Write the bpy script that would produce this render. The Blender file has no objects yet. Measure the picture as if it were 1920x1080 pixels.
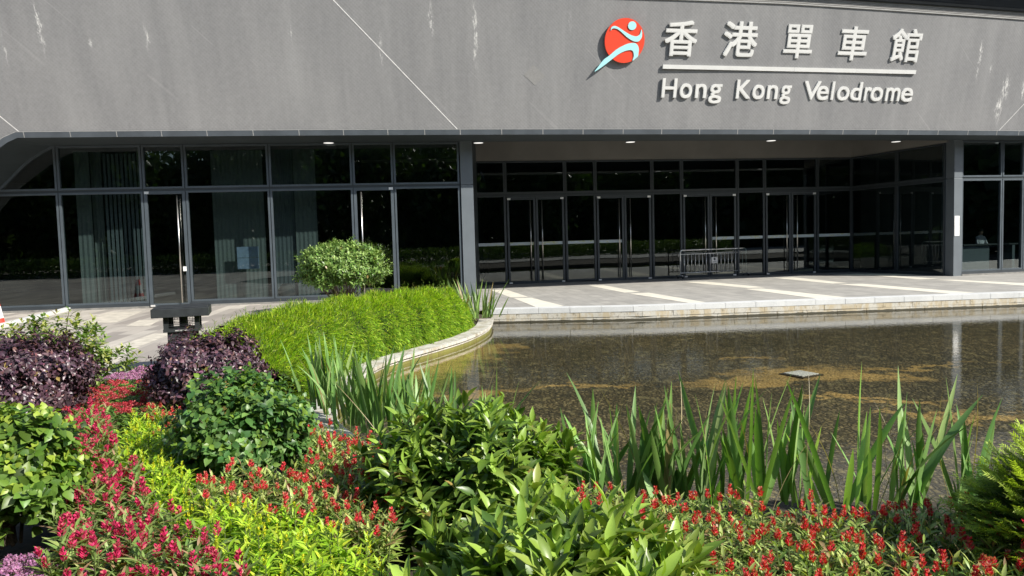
import bpy, math
import numpy as np
from mathutils import Vector, Matrix

# ------------------------------------------------------------------ camera
sc = bpy.context.scene
COL = sc.collection
EYE = 1.65
FPX = 1387.0
PITCH = math.atan(90.0 / FPX)
ROLL = math.radians(1.57)
CF = np.array([0, math.cos(PITCH), -math.sin(PITCH)])
r0 = np.array([1.0, 0, 0]); u0 = np.array([0, math.sin(PITCH), math.cos(PITCH)])
CR = math.cos(ROLL) * r0 - math.sin(ROLL) * u0
CU = math.sin(ROLL) * r0 + math.cos(ROLL) * u0
CO = np.array([0, 0, EYE])
cam = bpy.data.cameras.new('camera')
cam.sensor_width = 36.0
cam.lens = 36.0 * FPX / 1920.0
cam.clip_start = 0.05
cam.clip_end = 2000
camo = bpy.data.objects.new('camera', cam)
COL.objects.link(camo)
camo.matrix_world = Matrix(((CR[0], CU[0], -CF[0], 0), (CR[1], CU[1], -CF[1], 0), (CR[2], CU[2], -CF[2], EYE), (0, 0, 0, 1)))
sc.camera = camo

# ------------------------------------------------------------------ light
SUN = np.array([1.54, -1.0, 1.33]); SUN /= np.linalg.norm(SUN)
ELEV = math.asin(SUN[2]); AZ = math.atan2(SUN[0], SUN[1])
w = bpy.data.worlds.new('World'); sc.world = w; w.use_nodes = True
nt = w.node_tree; nt.nodes.clear()
sky = nt.nodes.new('ShaderNodeTexSky'); sky.sky_type = 'NISHITA'; sky.sun_disc = False
sky.sun_elevation = ELEV; sky.sun_rotation = AZ
bg = nt.nodes.new('ShaderNodeBackground'); bg.inputs[1].default_value = 0.115
wo = nt.nodes.new('ShaderNodeOutputWorld')
nt.links.new(sky.outputs[0], bg.inputs[0]); nt.links.new(bg.outputs[0], wo.inputs[0])
sl = bpy.data.lights.new('sun', 'SUN'); sl.energy = 5.0; sl.angle = math.radians(0.53); sl.color = (1.0, 0.95, 0.87)
so = bpy.data.objects.new('sun', sl); COL.objects.link(so)
so.rotation_euler = Vector(SUN).to_track_quat('Z', 'Y').to_euler()
sc.view_settings.view_transform = 'Standard'
sc.view_settings.look = 'None'
sc.view_settings.exposure = 0.55
sc.view_settings.gamma = 1
sc.cycles.max_bounces = 8
sc.cycles.transparent_max_bounces = 16
sc.cycles.caustics_reflective = False
sc.cycles.caustics_refractive = False

# ------------------------------------------------------------------ helpers
def ray(px, py):
    d = CF * FPX + CR * (px - 960) - CU * (py - 540)
    return d / np.linalg.norm(d)
def onz(px, py, z=0.0):
    d = ray(px, py); t = (z - EYE) / d[2]
    return CO + d * t
def Ff(X): return 22.35 + .155 * (X + 1) + .002 * (X + 1) ** 2          # glazed facade line
def Ef(X): return Ff(X) - (1.38 - .012 * X)                             # fascia edge line
TAN = math.tan(math.radians(15))
ZE = 4.62
def wallY(X, z): return Ef(X) - (z - ZE) * TAN
def hit(px, py, fn):
    d = ray(px, py); t = 20.0
    for _ in range(30):
        p = CO + d * t
        e = fn(p[0], p[2]) - p[1]
        t += e / d[1] * 0.9
    return CO + d * t
def onF(px, py): return hit(px, py, lambda X, z: Ff(X))
def onW(px, py, off=0): return hit(px, py, lambda X, z: wallY(X, z) - off)
def Bf(X): return 27.6 + .157 * (X + .3)
def onB(px, py): return hit(px, py, lambda X, z: Bf(X))

def link(o, parent=None):
    COL.objects.link(o)
    if parent is not None: o.parent = parent
    return o
def tag(o, label=None, cat=None, group=None, kind=None):
    if label: o['label'] = label
    if cat: o['category'] = cat
    if group: o['group'] = group
    if kind: o['kind'] = kind
    return o
def empty(name, loc=(0, 0, 0), label=None, cat=None, group=None, rz=0):
    o = bpy.data.objects.new(name, None); o.location = loc; o.rotation_euler = (0, 0, rz)
    o.empty_display_size = .1
    COL.objects.link(o)
    return tag(o, label, cat, group)

class MB:
    def __init__(s): s.v = []; s.f = []
    def add(s, vs, fs):
        b = len(s.v); s.v += [tuple(float(c) for c in p) for p in vs]; s.f += [tuple(i + b for i in f) for f in fs]
    def box8(s, p):   # p: 8 points, bottom 4 then top 4
        s.add(p, [(0, 3, 2, 1), (4, 5, 6, 7), (0, 1, 5, 4), (1, 2, 6, 5), (2, 3, 7, 6), (3, 0, 4, 7)])
    def box(s, c, sz, rz=0):
        cx, cy, cz = c; a, b, h = [q / 2 for q in sz]; C, S = math.cos(rz), math.sin(rz)
        P = []
        for z in (-h, h):
            for x, y in ((-a, -b), (a, -b), (a, b), (-a, b)):
                P.append((cx + x * C - y * S, cy + x * S + y * C, cz + z))
        s.box8(P)
    def wallbox(s, p0, p1, z0, z1, near, far):
        """box along plan segment p0->p1; near = distance toward the camera side, far = behind"""
        p0 = np.array(p0[:2], float); p1 = np.array(p1[:2], float)
        t = p1 - p0; t /= np.linalg.norm(t); n = np.array([t[1], -t[0]])
        a, b = p0 + n * near, p1 + n * near; c, d = p1 - n * far, p0 - n * far
        s.box8([(*a, z0), (*b, z0), (*c, z0), (*d, z0), (*a, z1), (*b, z1), (*c, z1), (*d, z1)])
    def tube(s, pts, r, n=8, cap=True):
        pts = [np.array(p, float) for p in pts]; rr = r if hasattr(r, '__len__') else [r] * len(pts)
        b = len(s.v); up = np.array([0, 0, 1.0])
        for i, p in enumerate(pts):
            t = pts[min(i + 1, len(pts) - 1)] - pts[max(i - 1, 0)]; t = t / (np.linalg.norm(t) + 1e-9)
            a = np.cross(t, up if abs(t[2]) < .95 else np.array([1.0, 0, 0])); a /= np.linalg.norm(a); c = np.cross(t, a)
            for k in range(n):
                q = p + rr[i] * (a * math.cos(2 * math.pi * k / n) + c * math.sin(2 * math.pi * k / n)); s.v.append(tuple(q))
        for i in range(len(pts) - 1):
            for k in range(n):
                s.f.append((b + i * n + k, b + i * n + (k + 1) % n, b + (i + 1) * n + (k + 1) % n, b + (i + 1) * n + k))
        if cap:
            s.f.append(tuple(b + k for k in reversed(range(n)))); e = b + (len(pts) - 1) * n
            s.f.append(tuple(e + k for k in range(n)))
    def each(s, name, mat, parent=None, **k):
        """one object per connected piece"""
        par = list(range(len(s.v)))
        def fd(i):
            while par[i] != i: par[i] = par[par[i]]; i = par[i]
            return i
        for f in s.f:
            for j in f[1:]: par[fd(j)] = fd(f[0])
        grp = {}
        for f in s.f: grp.setdefault(fd(f[0]), []).append(f)
        out = []
        for fs in grp.values():
            ids = sorted({i for f in fs for i in f}); mp = {v: i for i, v in enumerate(ids)}
            m = type(s)(); m.v = [s.v[i] for i in ids]; m.f = [tuple(mp[i] for i in f) for f in fs]
            out.append(m.build(name, mat, parent, **k))
        return out
    def build(s, name, mat, parent=None, smooth=False, bevel=0):
        me = bpy.data.meshes.new(name); me.from_pydata(s.v, [], s.f); me.update()
        if smooth: me.shade_smooth()
        o = bpy.data.objects.new(name, me); me.materials.append(mat); link(o, parent)
        if bevel:
            m = o.modifiers.new('bevel', 'BEVEL'); m.width = bevel; m.segments = 2; m.limit_method = 'ANGLE'
        return o

# ------------------------------------------------------------------ materials
def N(nt, typ, **kw):
    n = nt.nodes.new(typ)
    for k, v in kw.items():
        if k.startswith('i_'):
            key = k[2:]; key = int(key) if key.isdigit() else key.replace('_', ' ')
            n.inputs[key].default_value = v
        else: setattr(n, k, v)
    return n
def newmat(name):
    m = bpy.data.materials.new(name); m.use_nodes = True; nt = m.node_tree
    return m, nt, nt.nodes['Principled BSDF'], nt.nodes['Material Output']
def ramp(nt, src, stops):
    r = nt.nodes.new('ShaderNodeValToRGB'); cr = r.color_ramp
    while len(cr.elements) > 1: cr.elements.remove(cr.elements[-1])
    cr.elements[0].position = stops[0][0]; c = stops[0][1]; cr.elements[0].color = (*c, 1) if hasattr(c, '__len__') else (c, c, c, 1)
    for p, c in stops[1:]:
        e = cr.elements.new(p); e.color = (*c, 1) if hasattr(c, '__len__') else (c, c, c, 1)
    nt.links.new(src, r.inputs[0]); return r.outputs[0]
def mix(nt, fac, a, b, mode='MIX'):
    m = nt.nodes.new('ShaderNodeMix'); m.data_type = 'RGBA'; m.blend_type = mode
    for s, v in ((m.inputs[0], fac), (m.inputs[6], a), (m.inputs[7], b)):
        if isinstance(v, bpy.types.NodeSocket): nt.links.new(v, s)
        elif hasattr(v, '__len__'): s.default_value = (*v, 1)
        else: s.default_value = v if s.type == 'VALUE' else (v, v, v, 1)
    return m.outputs[2]
def mth(nt, op, a, b=None, c=None):
    m = nt.nodes.new('ShaderNodeMath'); m.operation = op
    for i, v in enumerate((a, b, c)):
        if v is None: continue
        if isinstance(v, bpy.types.NodeSocket): nt.links.new(v, m.inputs[i])
        else: m.inputs[i].default_value = v
    return m.outputs[0]
def noise(nt, vec, scale, detail=4, rough=.55, dist=0):
    n = N(nt, 'ShaderNodeTexNoise'); n.inputs['Scale'].default_value = scale; n.inputs['Detail'].default_value = detail
    n.inputs['Roughness'].default_value = rough; n.inputs['Distortion'].default_value = dist
    if vec is not None: nt.links.new(vec, n.inputs['Vector'])
    return n.outputs['Fac']
def bump(nt, h, strength, dist, bsdf):
    b = N(nt, 'ShaderNodeBump'); b.inputs['Strength'].default_value = strength; b.inputs['Distance'].default_value = dist
    nt.links.new(h, b.inputs['Height']); nt.links.new(b.outputs[0], bsdf.inputs['Normal']); return b
def mapping(nt, vec, scale=(1, 1, 1), rot=(0, 0, 0), loc=(0, 0, 0)):
    m = N(nt, 'ShaderNodeMapping'); m.inputs['Scale'].default_value = scale; m.inputs['Rotation'].default_value = rot; m.inputs['Location'].default_value = loc
    nt.links.new(vec, m.inputs['Vector']); return m.outputs[0]
def pos(nt): return N(nt, 'ShaderNodeNewGeometry').outputs['Position']
def simple(name, col, rough=.6, metal=0, var=.15, nscale=8, spec=.5, bmp=0):
    m, nt, b, o = newmat(name)
    p = pos(nt); f = noise(nt, p, nscale, 5)
    lo = tuple(c * (1 - var) for c in col); hi = tuple(min(1, c * (1 + var)) for c in col)
    nt.links.new(ramp(nt, f, [(.3, lo), (.7, hi)]), b.inputs['Base Color'])
    b.inputs['Roughness'].default_value = rough; b.inputs['Metallic'].default_value = metal
    b.inputs['Specular IOR Level'].default_value = spec
    if bmp: bump(nt, noise(nt, p, nscale * 8, 4), bmp, .004, b)
    return m
M = {}
M['frame'] = simple('grey_metal_frame', (.085, .105, .12), .42, .3, .12, 3)
M['frame_lo'] = simple('dark_metal_frame', (.05, .06, .068), .45, .3, .12, 3)
M['band'] = simple('fascia_edge_metal', (.085, .1, .115), .45, .2, .2, 1.5)
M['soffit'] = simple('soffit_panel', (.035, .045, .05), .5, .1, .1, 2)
M['joint'] = simple('joint_light', (.33, .33, .32), .7)
M['column'] = simple('column_cladding', (.13, .15, .165), .45, .2, .08, 2)
M['lintel'] = simple('lintel_brown', (.20, .19, .175), .6, 0, .12, .8)
M['steel'] = simple('brushed_steel', (.62, .6, .56), .28, 1.0, .05, 20)
M['steel2'] = simple('galvanised_steel', (.86, .86, .84), .38, .55, .12, 30)
M['white'] = simple('white_paint', (.78, .78, .76), .5, 0, .05, 10)
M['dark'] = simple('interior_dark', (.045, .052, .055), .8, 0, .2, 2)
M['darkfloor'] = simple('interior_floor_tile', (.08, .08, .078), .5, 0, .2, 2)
M['plinth'] = simple('plinth_stone', (.2, .195, .18), .8, 0, .25, 6, bmp=.3)
M['iron'] = simple('black_iron', (.035, .04, .043), .5, .4, .2, 10)
M['louvre'] = simple('roof_louvre', (.02, .028, .038), .5, .2, .2, 3)
M['soil'] = simple('soil', (.045, .036, .022), .95, 0, .5, 25, bmp=.8)
M['sign_white'] = simple('sign_letters', (.68, .68, .655), .35, .0, .04, 2)
M['sign_red'] = simple('emblem_red', (.80, .068, .03), .4, 0, .03, 3)
M['sign_blue'] = simple('emblem_blue', (.42, .80, .82), .4, 0, .03, 3)
M['cream'] = simple('cream_band', (.70, .67, .57), .8, 0, .10, 3, bmp=.15)
M['skin'] = simple('skin', (.45, .27, .19), .5)
M['shirt'] = simple('white_shirt', (.6, .6, .62), .8)
M['hair'] = simple('hair', (.02, .015, .012), .5)
M['board'] = simple('pale_board', (.34, .43, .58), .6)

def thin_fresnel(nt, ior):
    """Fresnel that gives the same value from either side of the sheet"""
    g = N(nt, 'ShaderNodeNewGeometry'); f = N(nt, 'ShaderNodeFresnel')
    nt.links.new(mth(nt, 'ADD', ior, mth(nt, 'MULTIPLY', g.outputs['Backfacing'], 1 / ior - ior)), f.inputs[0]); return f
def mat_light():
    m, nt, b, o = newmat('downlight_glow')
    e = N(nt, 'ShaderNodeEmission'); e.inputs[0].default_value = (1, .97, .9, 1); e.inputs[1].default_value = .75
    nt.links.new(e.outputs[0], o.inputs[0]); return m
M['lamp'] = mat_light()

def mat_glass(name, tint, refl=1.8):
    m, nt, b, o = newmat(name); nt.nodes.remove(b)
    t = N(nt, 'ShaderNodeBsdfTransparent'); t.inputs[0].default_value = (*tint, 1)
    g = N(nt, 'ShaderNodeBsdfAnisotropic'); g.inputs['Roughness'].default_value = 0.0; g.inputs[0].default_value = (.92, 1, .98, 1)
    f = thin_fresnel(nt, 1.5)
    # gentle waviness of real panes
    p = pos(nt); h = noise(nt, mapping(nt, p, (.5, .5, .35)), 1.0, 1)
    bp = N(nt, 'ShaderNodeBump'); bp.inputs['Strength'].default_value = .10; bp.inputs['Distance'].default_value = .03
    nt.links.new(h, bp.inputs['Height']); nt.links.new(bp.outputs[0], g.inputs['Normal'])
    fc = mth(nt, 'MULTIPLY', f.outputs[0], refl)
    ms = N(nt, 'ShaderNodeMixShader'); nt.links.new(fc, ms.inputs[0]); nt.links.new(t.outputs[0], ms.inputs[1]); nt.links.new(g.outputs[0], ms.inputs[2])
    nt.links.new(ms.outputs[0], o.inputs[0]); return m
M['glass'] = mat_glass('tinted_glass', (.38, .45, .45), 2.3)

def mat_film():
    m, nt, b, o = newmat('frosted_band_film')
    p = pos(nt); f = noise(nt, mapping(nt, p, (3.2, 3.2, 9)), 1.0, 2)
    nt.links.new(ramp(nt, f, [(.56, (.50, .58, .62)), (.62, (.50, .52, .22)), (.68, (.50, .58, .62))]), b.inputs['Base Color'])
    b.inputs['Roughness'].default_value = .5
    e = b.inputs['Emission Strength']; e.default_value = 0
    return m
M['film'] = mat_film()

def mat_curtain(name, col, vert=9):
    m, nt, b, o = newmat(name)
    p = pos(nt); wv = N(nt, 'ShaderNodeTexWave'); wv.inputs['Scale'].default_value = vert; wv.inputs['Distortion'].default_value = .6
    nt.links.new(p, wv.inputs['Vector'])
    lo = tuple(c * .86 for c in col)
    nt.links.new(ramp(nt, wv.outputs['Fac'], [(.1, lo), (.8, col)]), b.inputs['Base Color']); b.inputs['Roughness'].default_value = .9
    return m
M['curtain'] = mat_curtain('pale_curtain', (.21, .235, .225), 14)
M['curtain2'] = mat_curtain('grey_blind', (.16, .185, .195), 6)

def mat_wall():
    m, nt, b, o = newmat('textured_grey_wall')
    uv = N(nt, 'ShaderNodeUVMap').outputs[0]          # metres along the wall, metres up the slope
    big = noise(nt, mapping(nt, uv, (.35, .22, 1)), 1.2, 6, .6, .4)
    streak = noise(nt, mapping(nt, uv, (2.2, .16, 1)), 1.0, 5, .6, .2)
    fine = noise(nt, uv, 9, 6, .65)
    base = ramp(nt, big, [(.25, (.195, .196, .197)), (.55, (.243, .242, .240)), (.8, (.30, .298, .292))])
    base = mix(nt, .30, base, ramp(nt, streak, [(.3, (.19, .19, .19)), (.6, (.42, .41, .4))]), 'MULTIPLY') if False else mix(nt, .22, base, ramp(nt, streak, [(.35, (.17, .173, .18)), (.65, (.33, .33, .328))]))
    base = mix(nt, .16, base, ramp(nt, fine, [(.3, (.16, .16, .16)), (.7, (.38, .38, .38))]))
    # diagonal mesh of small pits
    r45 = mapping(nt, uv, (1, 1, 1), (0, 0, math.radians(45)))
    sx = N(nt, 'ShaderNodeSeparateXYZ'); nt.links.new(uv, sx.inputs[0])
    k = 2 * math.pi / .10
    a = mth(nt, 'SINE', mth(nt, 'MULTIPLY', sx.outputs[0], k)); c = mth(nt, 'SINE', mth(nt, 'MULTIPLY', sx.outputs[1], k))
    pit = mth(nt, 'MULTIPLY', a, c)
    pf = ramp(nt, pit, [(.0, 0.0), (.5, .5), (1, 1.0)])
    pitm = mth(nt, 'GREATER_THAN', pit, .25)
    base = mix(nt, mth(nt, 'MULTIPLY', pitm, .10), base, (.12, .12, .125))
    # faint diagonal board marks
    ln = N(nt, 'ShaderNodeTexNoise'); ln.inputs['Scale'].default_value = 1; ln.inputs['Detail'].default_value = 3
    nt.links.new(mapping(nt, r45, (.25, 7, 1)), ln.inputs['Vector'])
    base = mix(nt, mth(nt, 'MULTIPLY', mth(nt, 'GREATER_THAN', ln.outputs['Fac'], .69), .11), base, (.5, .49, .47))
    # lime runs: (u, v centre, length, width)
    tot = None
    sx2 = N(nt, 'ShaderNodeSeparateXYZ'); nt.links.new(uv, sx2.inputs[0])
    wob = mth(nt, 'MULTIPLY', mth(nt, 'SUBTRACT', noise(nt, mapping(nt, uv, (1.2, 2.6, 1)), 1.5, 5, .7), .5), .32)
    uu = mth(nt, 'ADD', sx2.outputs[0], wob)
    brk = ramp(nt, noise(nt, mapping(nt, uv, (16, 3, 1)), 1.0, 6, .8), [(.47, 0.0), (.57, 1.0)])
    for (cu, cv, lv, wu, st) in STREAKS:
        du = mth(nt, 'DIVIDE', mth(nt, 'SUBTRACT', uu, cu), wu); dv = mth(nt, 'DIVIDE', mth(nt, 'SUBTRACT', sx2.outputs[1], cv), lv)
        q = mth(nt, 'ADD', mth(nt, 'MULTIPLY', du, du), mth(nt, 'MULTIPLY', dv, dv))
        e = mth(nt, 'MULTIPLY', mth(nt, 'EXPONENT', mth(nt, 'MULTIPLY', q, -1.0)), st)
        tot = e if tot is None else mth(nt, 'MAXIMUM', tot, e)
    msk = mth(nt, 'MULTIPLY', tot, brk); N_ = mth(nt, 'MINIMUM', msk, 1.0)
    base = mix(nt, mth(nt, 'MULTIPLY', N_, .85), base, (.72, .71, .68))
    veil = mth(nt, 'MULTIPLY', ramp(nt, noise(nt, mapping(nt, uv, (.9, .12, 1), loc=(4, 0, 0)), 1.0, 6, .7), [(.5, 0.0), (.75, 1.0)]), .35)
    base = mix(nt, veil, base, (.36, .36, .355))
    nt.links.new(base, b.inputs['Base Color']); b.inputs['Roughness'].default_value = .9; b.inputs['Specular IOR Level'].default_value = .2
    h = mth(nt, 'ADD', mth(nt, 'MULTIPLY', pit, -.5), mth(nt, 'MULTIPLY', fine, .6))
    bump(nt, h, .25, .006, b); return m

def mat_paving():
    m, nt, b, o = newmat('granite_paving')
    p = pos(nt); r = mapping(nt, p, (1, 1, 1), (0, 0, math.radians(-98)))
    br = N(nt, 'ShaderNodeTexBrick'); nt.links.new(r, br.inputs['Vector'])
    br.inputs['Scale'].default_value = 1.0; br.inputs['Brick Width'].default_value = .6; br.inputs['Row Height'].default_value = .3
    br.inputs['Mortar Size'].default_value = .008; br.inputs['Mortar Smooth'].default_value = .4; br.inputs['Bias'].default_value = 0
    br.inputs['Color1'].default_value = (.29, .28, .245, 1); br.inputs['Color2'].default_value = (.48, .46, .405, 1); br.inputs['Mortar'].default_value = (.11, .105, .095, 1)
    f = noise(nt, p, 3, 6, .6); g = noise(nt, p, 60, 4, .7); s = noise(nt, mapping(nt, r, (.5, 3.3, 1)), 1.3, 3)
    c = mix(nt, .4, br.outputs['Color'], ramp(nt, f, [(.3, (.25, .245, .235)), (.7, (.43, .415, .385))]))
    c = mix(nt, .22, c, ramp(nt, g, [(.35, (.15, .15, .15)), (.65, (.55, .54, .51))]))
    # the path on the left is laid in warmer mixed slabs
    sx = N(nt, 'ShaderNodeSeparateXYZ'); nt.links.new(p, sx.inputs[0])
    left = ramp(nt, mth(nt, 'MULTIPLY', sx.outputs[0], -.25), [(.55, 0.0), (.8, 1.0)])
    br2 = N(nt, 'ShaderNodeTexBrick'); nt.links.new(r, br2.inputs['Vector'])
    br2.inputs['Scale'].default_value = 1.0; br2.inputs['Brick Width'].default_value = 1.6; br2.inputs['Row Height'].default_value = .3; br2.offset = .37
    br2.inputs['Mortar Size'].default_value = .004; br2.inputs['Bias'].default_value = -.1
    br2.inputs['Color1'].default_value = (.25, .23, .205, 1); br2.inputs['Color2'].default_value = (.62, .58, .50, 1); br2.inputs['Mortar'].default_value = (.22, .2, .18, 1)
    c2 = mix(nt, .22, br2.outputs['Color'], ramp(nt, s, [(.35, (.33, .30, .275)), (.6, (.46, .39, .34))]))
    c = mix(nt, left, c, c2)
    st = ramp(nt, noise(nt, mapping(nt, r, (.7, 1.6, 1)), .9, 7, .7, .6), [(.48, 0.0), (.66, 1.0)])
    c = mix(nt, mth(nt, 'MULTIPLY', st, .22), c, (.20, .19, .17))
    nt.links.new(c, b.inputs['Base Color']); b.inputs['Roughness'].default_value = .75
    bump(nt, mth(nt, 'ADD', mth(nt, 'MULTIPLY', br.outputs['Fac'], -1.0), mth(nt, 'MULTIPLY', g, .2)), .3, .004, b)
    return m
def mat_granite(name, c1, c2, stain, zlo=None, zhi=None):
    m, nt, b, o = newmat(name)
    p = pos(nt); g = noise(nt, p, 45, 5, .75); f = noise(nt, p, 2.2, 5, .6)
    c = mix(nt, .5, ramp(nt, g, [(.35, c1), (.65, c2)]), ramp(nt, f, [(.3, c1), (.7, c2)]))
    if stain:
        s = noise(nt, mapping(nt, p, (3.2, 3.2, 1.2)), 1.6, 6, .7)
        c = mix(nt, mth(nt, 'MULTIPLY', ramp(nt, s, [(.46, 0.0), (.58, 1.0)]), .65), c, stain)
        s2 = noise(nt, mapping(nt, p, (9, 9, 6)), 1.6, 6, .7)
        c = mix(nt, mth(nt, 'MULTIPLY', ramp(nt, s2, [(.56, 0.0), (.64, 1.0)]), .6), c, (.16, .13, .085))
    if zlo is not None:
        sx = N(nt, 'ShaderNodeSeparateXYZ'); nt.links.new(p, sx.inputs[0])
        zz = mth(nt, 'ADD', sx.outputs[2], mth(nt, 'MULTIPLY', mth(nt, 'SUBTRACT', noise(nt, p, 5, 4), .5), .05))
        lo = mth(nt, 'LESS_THAN', zz, zlo)
        c = mix(nt, lo, c, zhi)
    nt.links.new(c, b.inputs['Base Color']); b.inputs['Roughness'].default_value = .7
    bump(nt, g, .3, .003, b); return m

def mat_pondfloor(spots):
    m, nt, b, o = newmat('pebble_bed')
    p = pos(nt)
    wob = N(nt, 'ShaderNodeTexNoise'); wob.inputs['Scale'].default_value = 2.0; wob.inputs['Detail'].default_value = 7; wob.inputs['Roughness'].default_value = .65
    nt.links.new(p, wob.inputs['Vector'])
    v = N(nt, 'ShaderNodeTexVoronoi'); v.inputs['Scale'].default_value = 17; v.inputs['Randomness'].default_value = 1
    nt.links.new(mapping(nt, p, (1, .8, 1)), v.inputs['Vector'])
    e = N(nt, 'ShaderNodeTexVoronoi'); e.feature = 'DISTANCE_TO_EDGE'; e.inputs['Scale'].default_value = 17
    nt.links.new(mapping(nt, p, (1, .8, 1)), e.inputs['Vector'])
    sp = N(nt, 'ShaderNodeSeparateColor'); nt.links.new(v.outputs['Color'], sp.inputs[0])
    peb = ramp(nt, sp.outputs[0], [(.0, (.06, .052, .038)), (.4, (.15, .125, .075)), (.7, (.24, .20, .12)), (1, (.40, .34, .23))])
    silt = ramp(nt, noise(nt, p, 1.1, 6, .65), [(.3, (.13, .11, .062)), (.7, (.30, .23, .12))])
    c = mix(nt, .58, peb, silt)
    gap = ramp(nt, mth(nt, 'ADD', e.outputs['Distance'], mth(nt, 'MULTIPLY', noise(nt, p, 9, 5, .7), -.28)), [(.0, 1.0), (.07, 0.0)])
    c = mix(nt, mth(nt, 'MULTIPLY', gap, .75), c, (.02, .018, .012))  # shade between the pebbles painted in as near-black gaps
    fl = mth(nt, 'MULTIPLY', ramp(nt, noise(nt, mapping(nt, p, (1, .6, 1)), 9, 5, .72), [(.5, 0.0), (.62, 1.0)]), .72)
    c = mix(nt, fl, c, (.03, .028, .018))  # dark flecks painted for leaf litter and wave-bent shadows
    fl2 = mth(nt, 'MULTIPLY', ramp(nt, noise(nt, mapping(nt, p, (1.3, .7, 1), loc=(7, 3, 0)), 5, 4, .6), [(.56, 0.0), (.66, 1.0)]), .5)
    c = mix(nt, fl2, c, (.34, .29, .17))
    # ochre silt and algae drifts
    sx = N(nt, 'ShaderNodeSeparateXYZ'); nt.links.new(p, sx.inputs[0])
    wc = N(nt, 'ShaderNodeSeparateColor'); nt.links.new(wob.outputs['Color'], wc.inputs[0])
    X = mth(nt, 'ADD', sx.outputs[0], mth(nt, 'MULTIPLY', mth(nt, 'SUBTRACT', wc.outputs[0], .5), 2.2))
    Y = mth(nt, 'ADD', sx.outputs[1], mth(nt, 'MULTIPLY', mth(nt, 'SUBTRACT', wc.outputs[1], .5), 2.2))
    tot = None
    for (cx, cy, a, bb, ang) in spots:
        dx = mth(nt, 'SUBTRACT', X, cx); dy = mth(nt, 'SUBTRACT', Y, cy); C, S = math.cos(ang), math.sin(ang)
        q1 = mth(nt, 'DIVIDE', mth(nt, 'ADD', mth(nt, 'MULTIPLY', dx, C), mth(nt, 'MULTIPLY', dy, S)), a)
        q2 = mth(nt, 'DIVIDE', mth(nt, 'SUBTRACT', mth(nt, 'MULTIPLY', dy, C), mth(nt, 'MULTIPLY', dx, S)), bb)
        g = mth(nt, 'SUBTRACT', 1.0, mth(nt, 'ADD', mth(nt, 'MULTIPLY', q1, q1), mth(nt, 'MULTIPLY', q2, q2)))
        tot = g if tot is None else mth(nt, 'MAXIMUM', tot, g)
    msk = mth(nt, 'MULTIPLY', ramp(nt, tot, [(.0, 0.0), (.8, .78)]), ramp(nt, noise(nt, p, 12, 6, .75), [(.32, .3), (.52, .95)]))
    och = ramp(nt, noise(nt, p, 7, 6, .7), [(.3, (.46, .29, .10)), (.7, (.74, .52, .23))])
    c = mix(nt, msk, c, och)
    big_ = ramp(nt, noise(nt, p, .35, 4, .6), [(.3, (.62, .64, .54)), (.7, (.98, .95, .78))])
    c = mix(nt, 1.0, c, big_, 'MULTIPLY')
    nt.links.new(c, b.inputs['Base Color']); b.inputs['Roughness'].default_value = .6
    h = mth(nt, 'MINIMUM', mth(nt, 'MULTIPLY', e.outputs['Distance'], 3.0), 1.0)
    bump(nt, h, .6, .02, b); return m
def mat_water():
    m, nt, b, o = newmat('pond_water'); nt.nodes.remove(b)
    t = N(nt, 'ShaderNodeBsdfTransparent'); t.inputs[0].default_value = (.93, .93, .86, 1)
    g = N(nt, 'ShaderNodeBsdfAnisotropic'); g.inputs['Roughness'].default_value = .015
    f = thin_fresnel(nt, 1.42)
    p = pos(nt)
    h = mth(nt, 'ADD', noise(nt, mapping(nt, p, (1, 1.6, 1)), 7, 3, .5), mth(nt, 'MULTIPLY', noise(nt, p, 30, 2), .25))
    bp = N(nt, 'ShaderNodeBump'); bp.inputs['Strength'].default_value = .35; bp.inputs['Distance'].default_value = .0035
    nt.links.new(h, bp.inputs['Height'])
    nt.links.new(bp.outputs[0], g.inputs['Normal']); nt.links.new(bp.outputs[0], f.inputs['Normal'])
    ms = N(nt, 'ShaderNodeMixShader'); nt.links.new(f.outputs[0], ms.inputs[0]); nt.links.new(t.outputs[0], ms.inputs[1]); nt.links.new(g.outputs[0], ms.inputs[2])
    nt.links.new(ms.outputs[0], o.inputs[0]); return m

def mat_leaf(name, rough=.45, transl=.3, spec=.5):
    m, nt, b, o = newmat(name)
    a = N(nt, 'ShaderNodeAttribute'); a.attribute_name = 'col'
    nt.links.new(a.outputs['Color'], b.inputs['Base Color']); b.inputs['Roughness'].default_value = rough
    b.inputs['Specular IOR Level'].default_value = spec
    tr = N(nt, 'ShaderNodeBsdfTranslucent')
    nt.links.new(mix(nt, 1.0, a.outputs['Color'], (1.5, 1.6, .55), 'MULTIPLY'), tr.inputs[0])
    ms = N(nt, 'ShaderNodeMixShader'); ms.inputs[0].default_value = transl
    nt.links.new(b.outputs[0], ms.inputs[1]); nt.links.new(tr.outputs[0], ms.inputs[2]); nt.links.new(ms.outputs[0], o.inputs[0])
    return m
M['leaf'] = mat_leaf('leaf', .42, .28)
M['leaf_gloss'] = mat_leaf('glossy_leaf', .36, .24, .5)
M['leaf_dull'] = mat_leaf('purple_leaf', .38, .12, .6)
M['needle'] = mat_leaf('needle', .5, .35, .3)
M['petal'] = mat_leaf('petal', .7, .25, .2)
M['stem'] = simple('woody_stem', (.10, .075, .05), .85, 0, .3, 30)
M['gstem'] = simple('green_stem', (.10, .13, .04), .6, 0, .3, 30)

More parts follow.
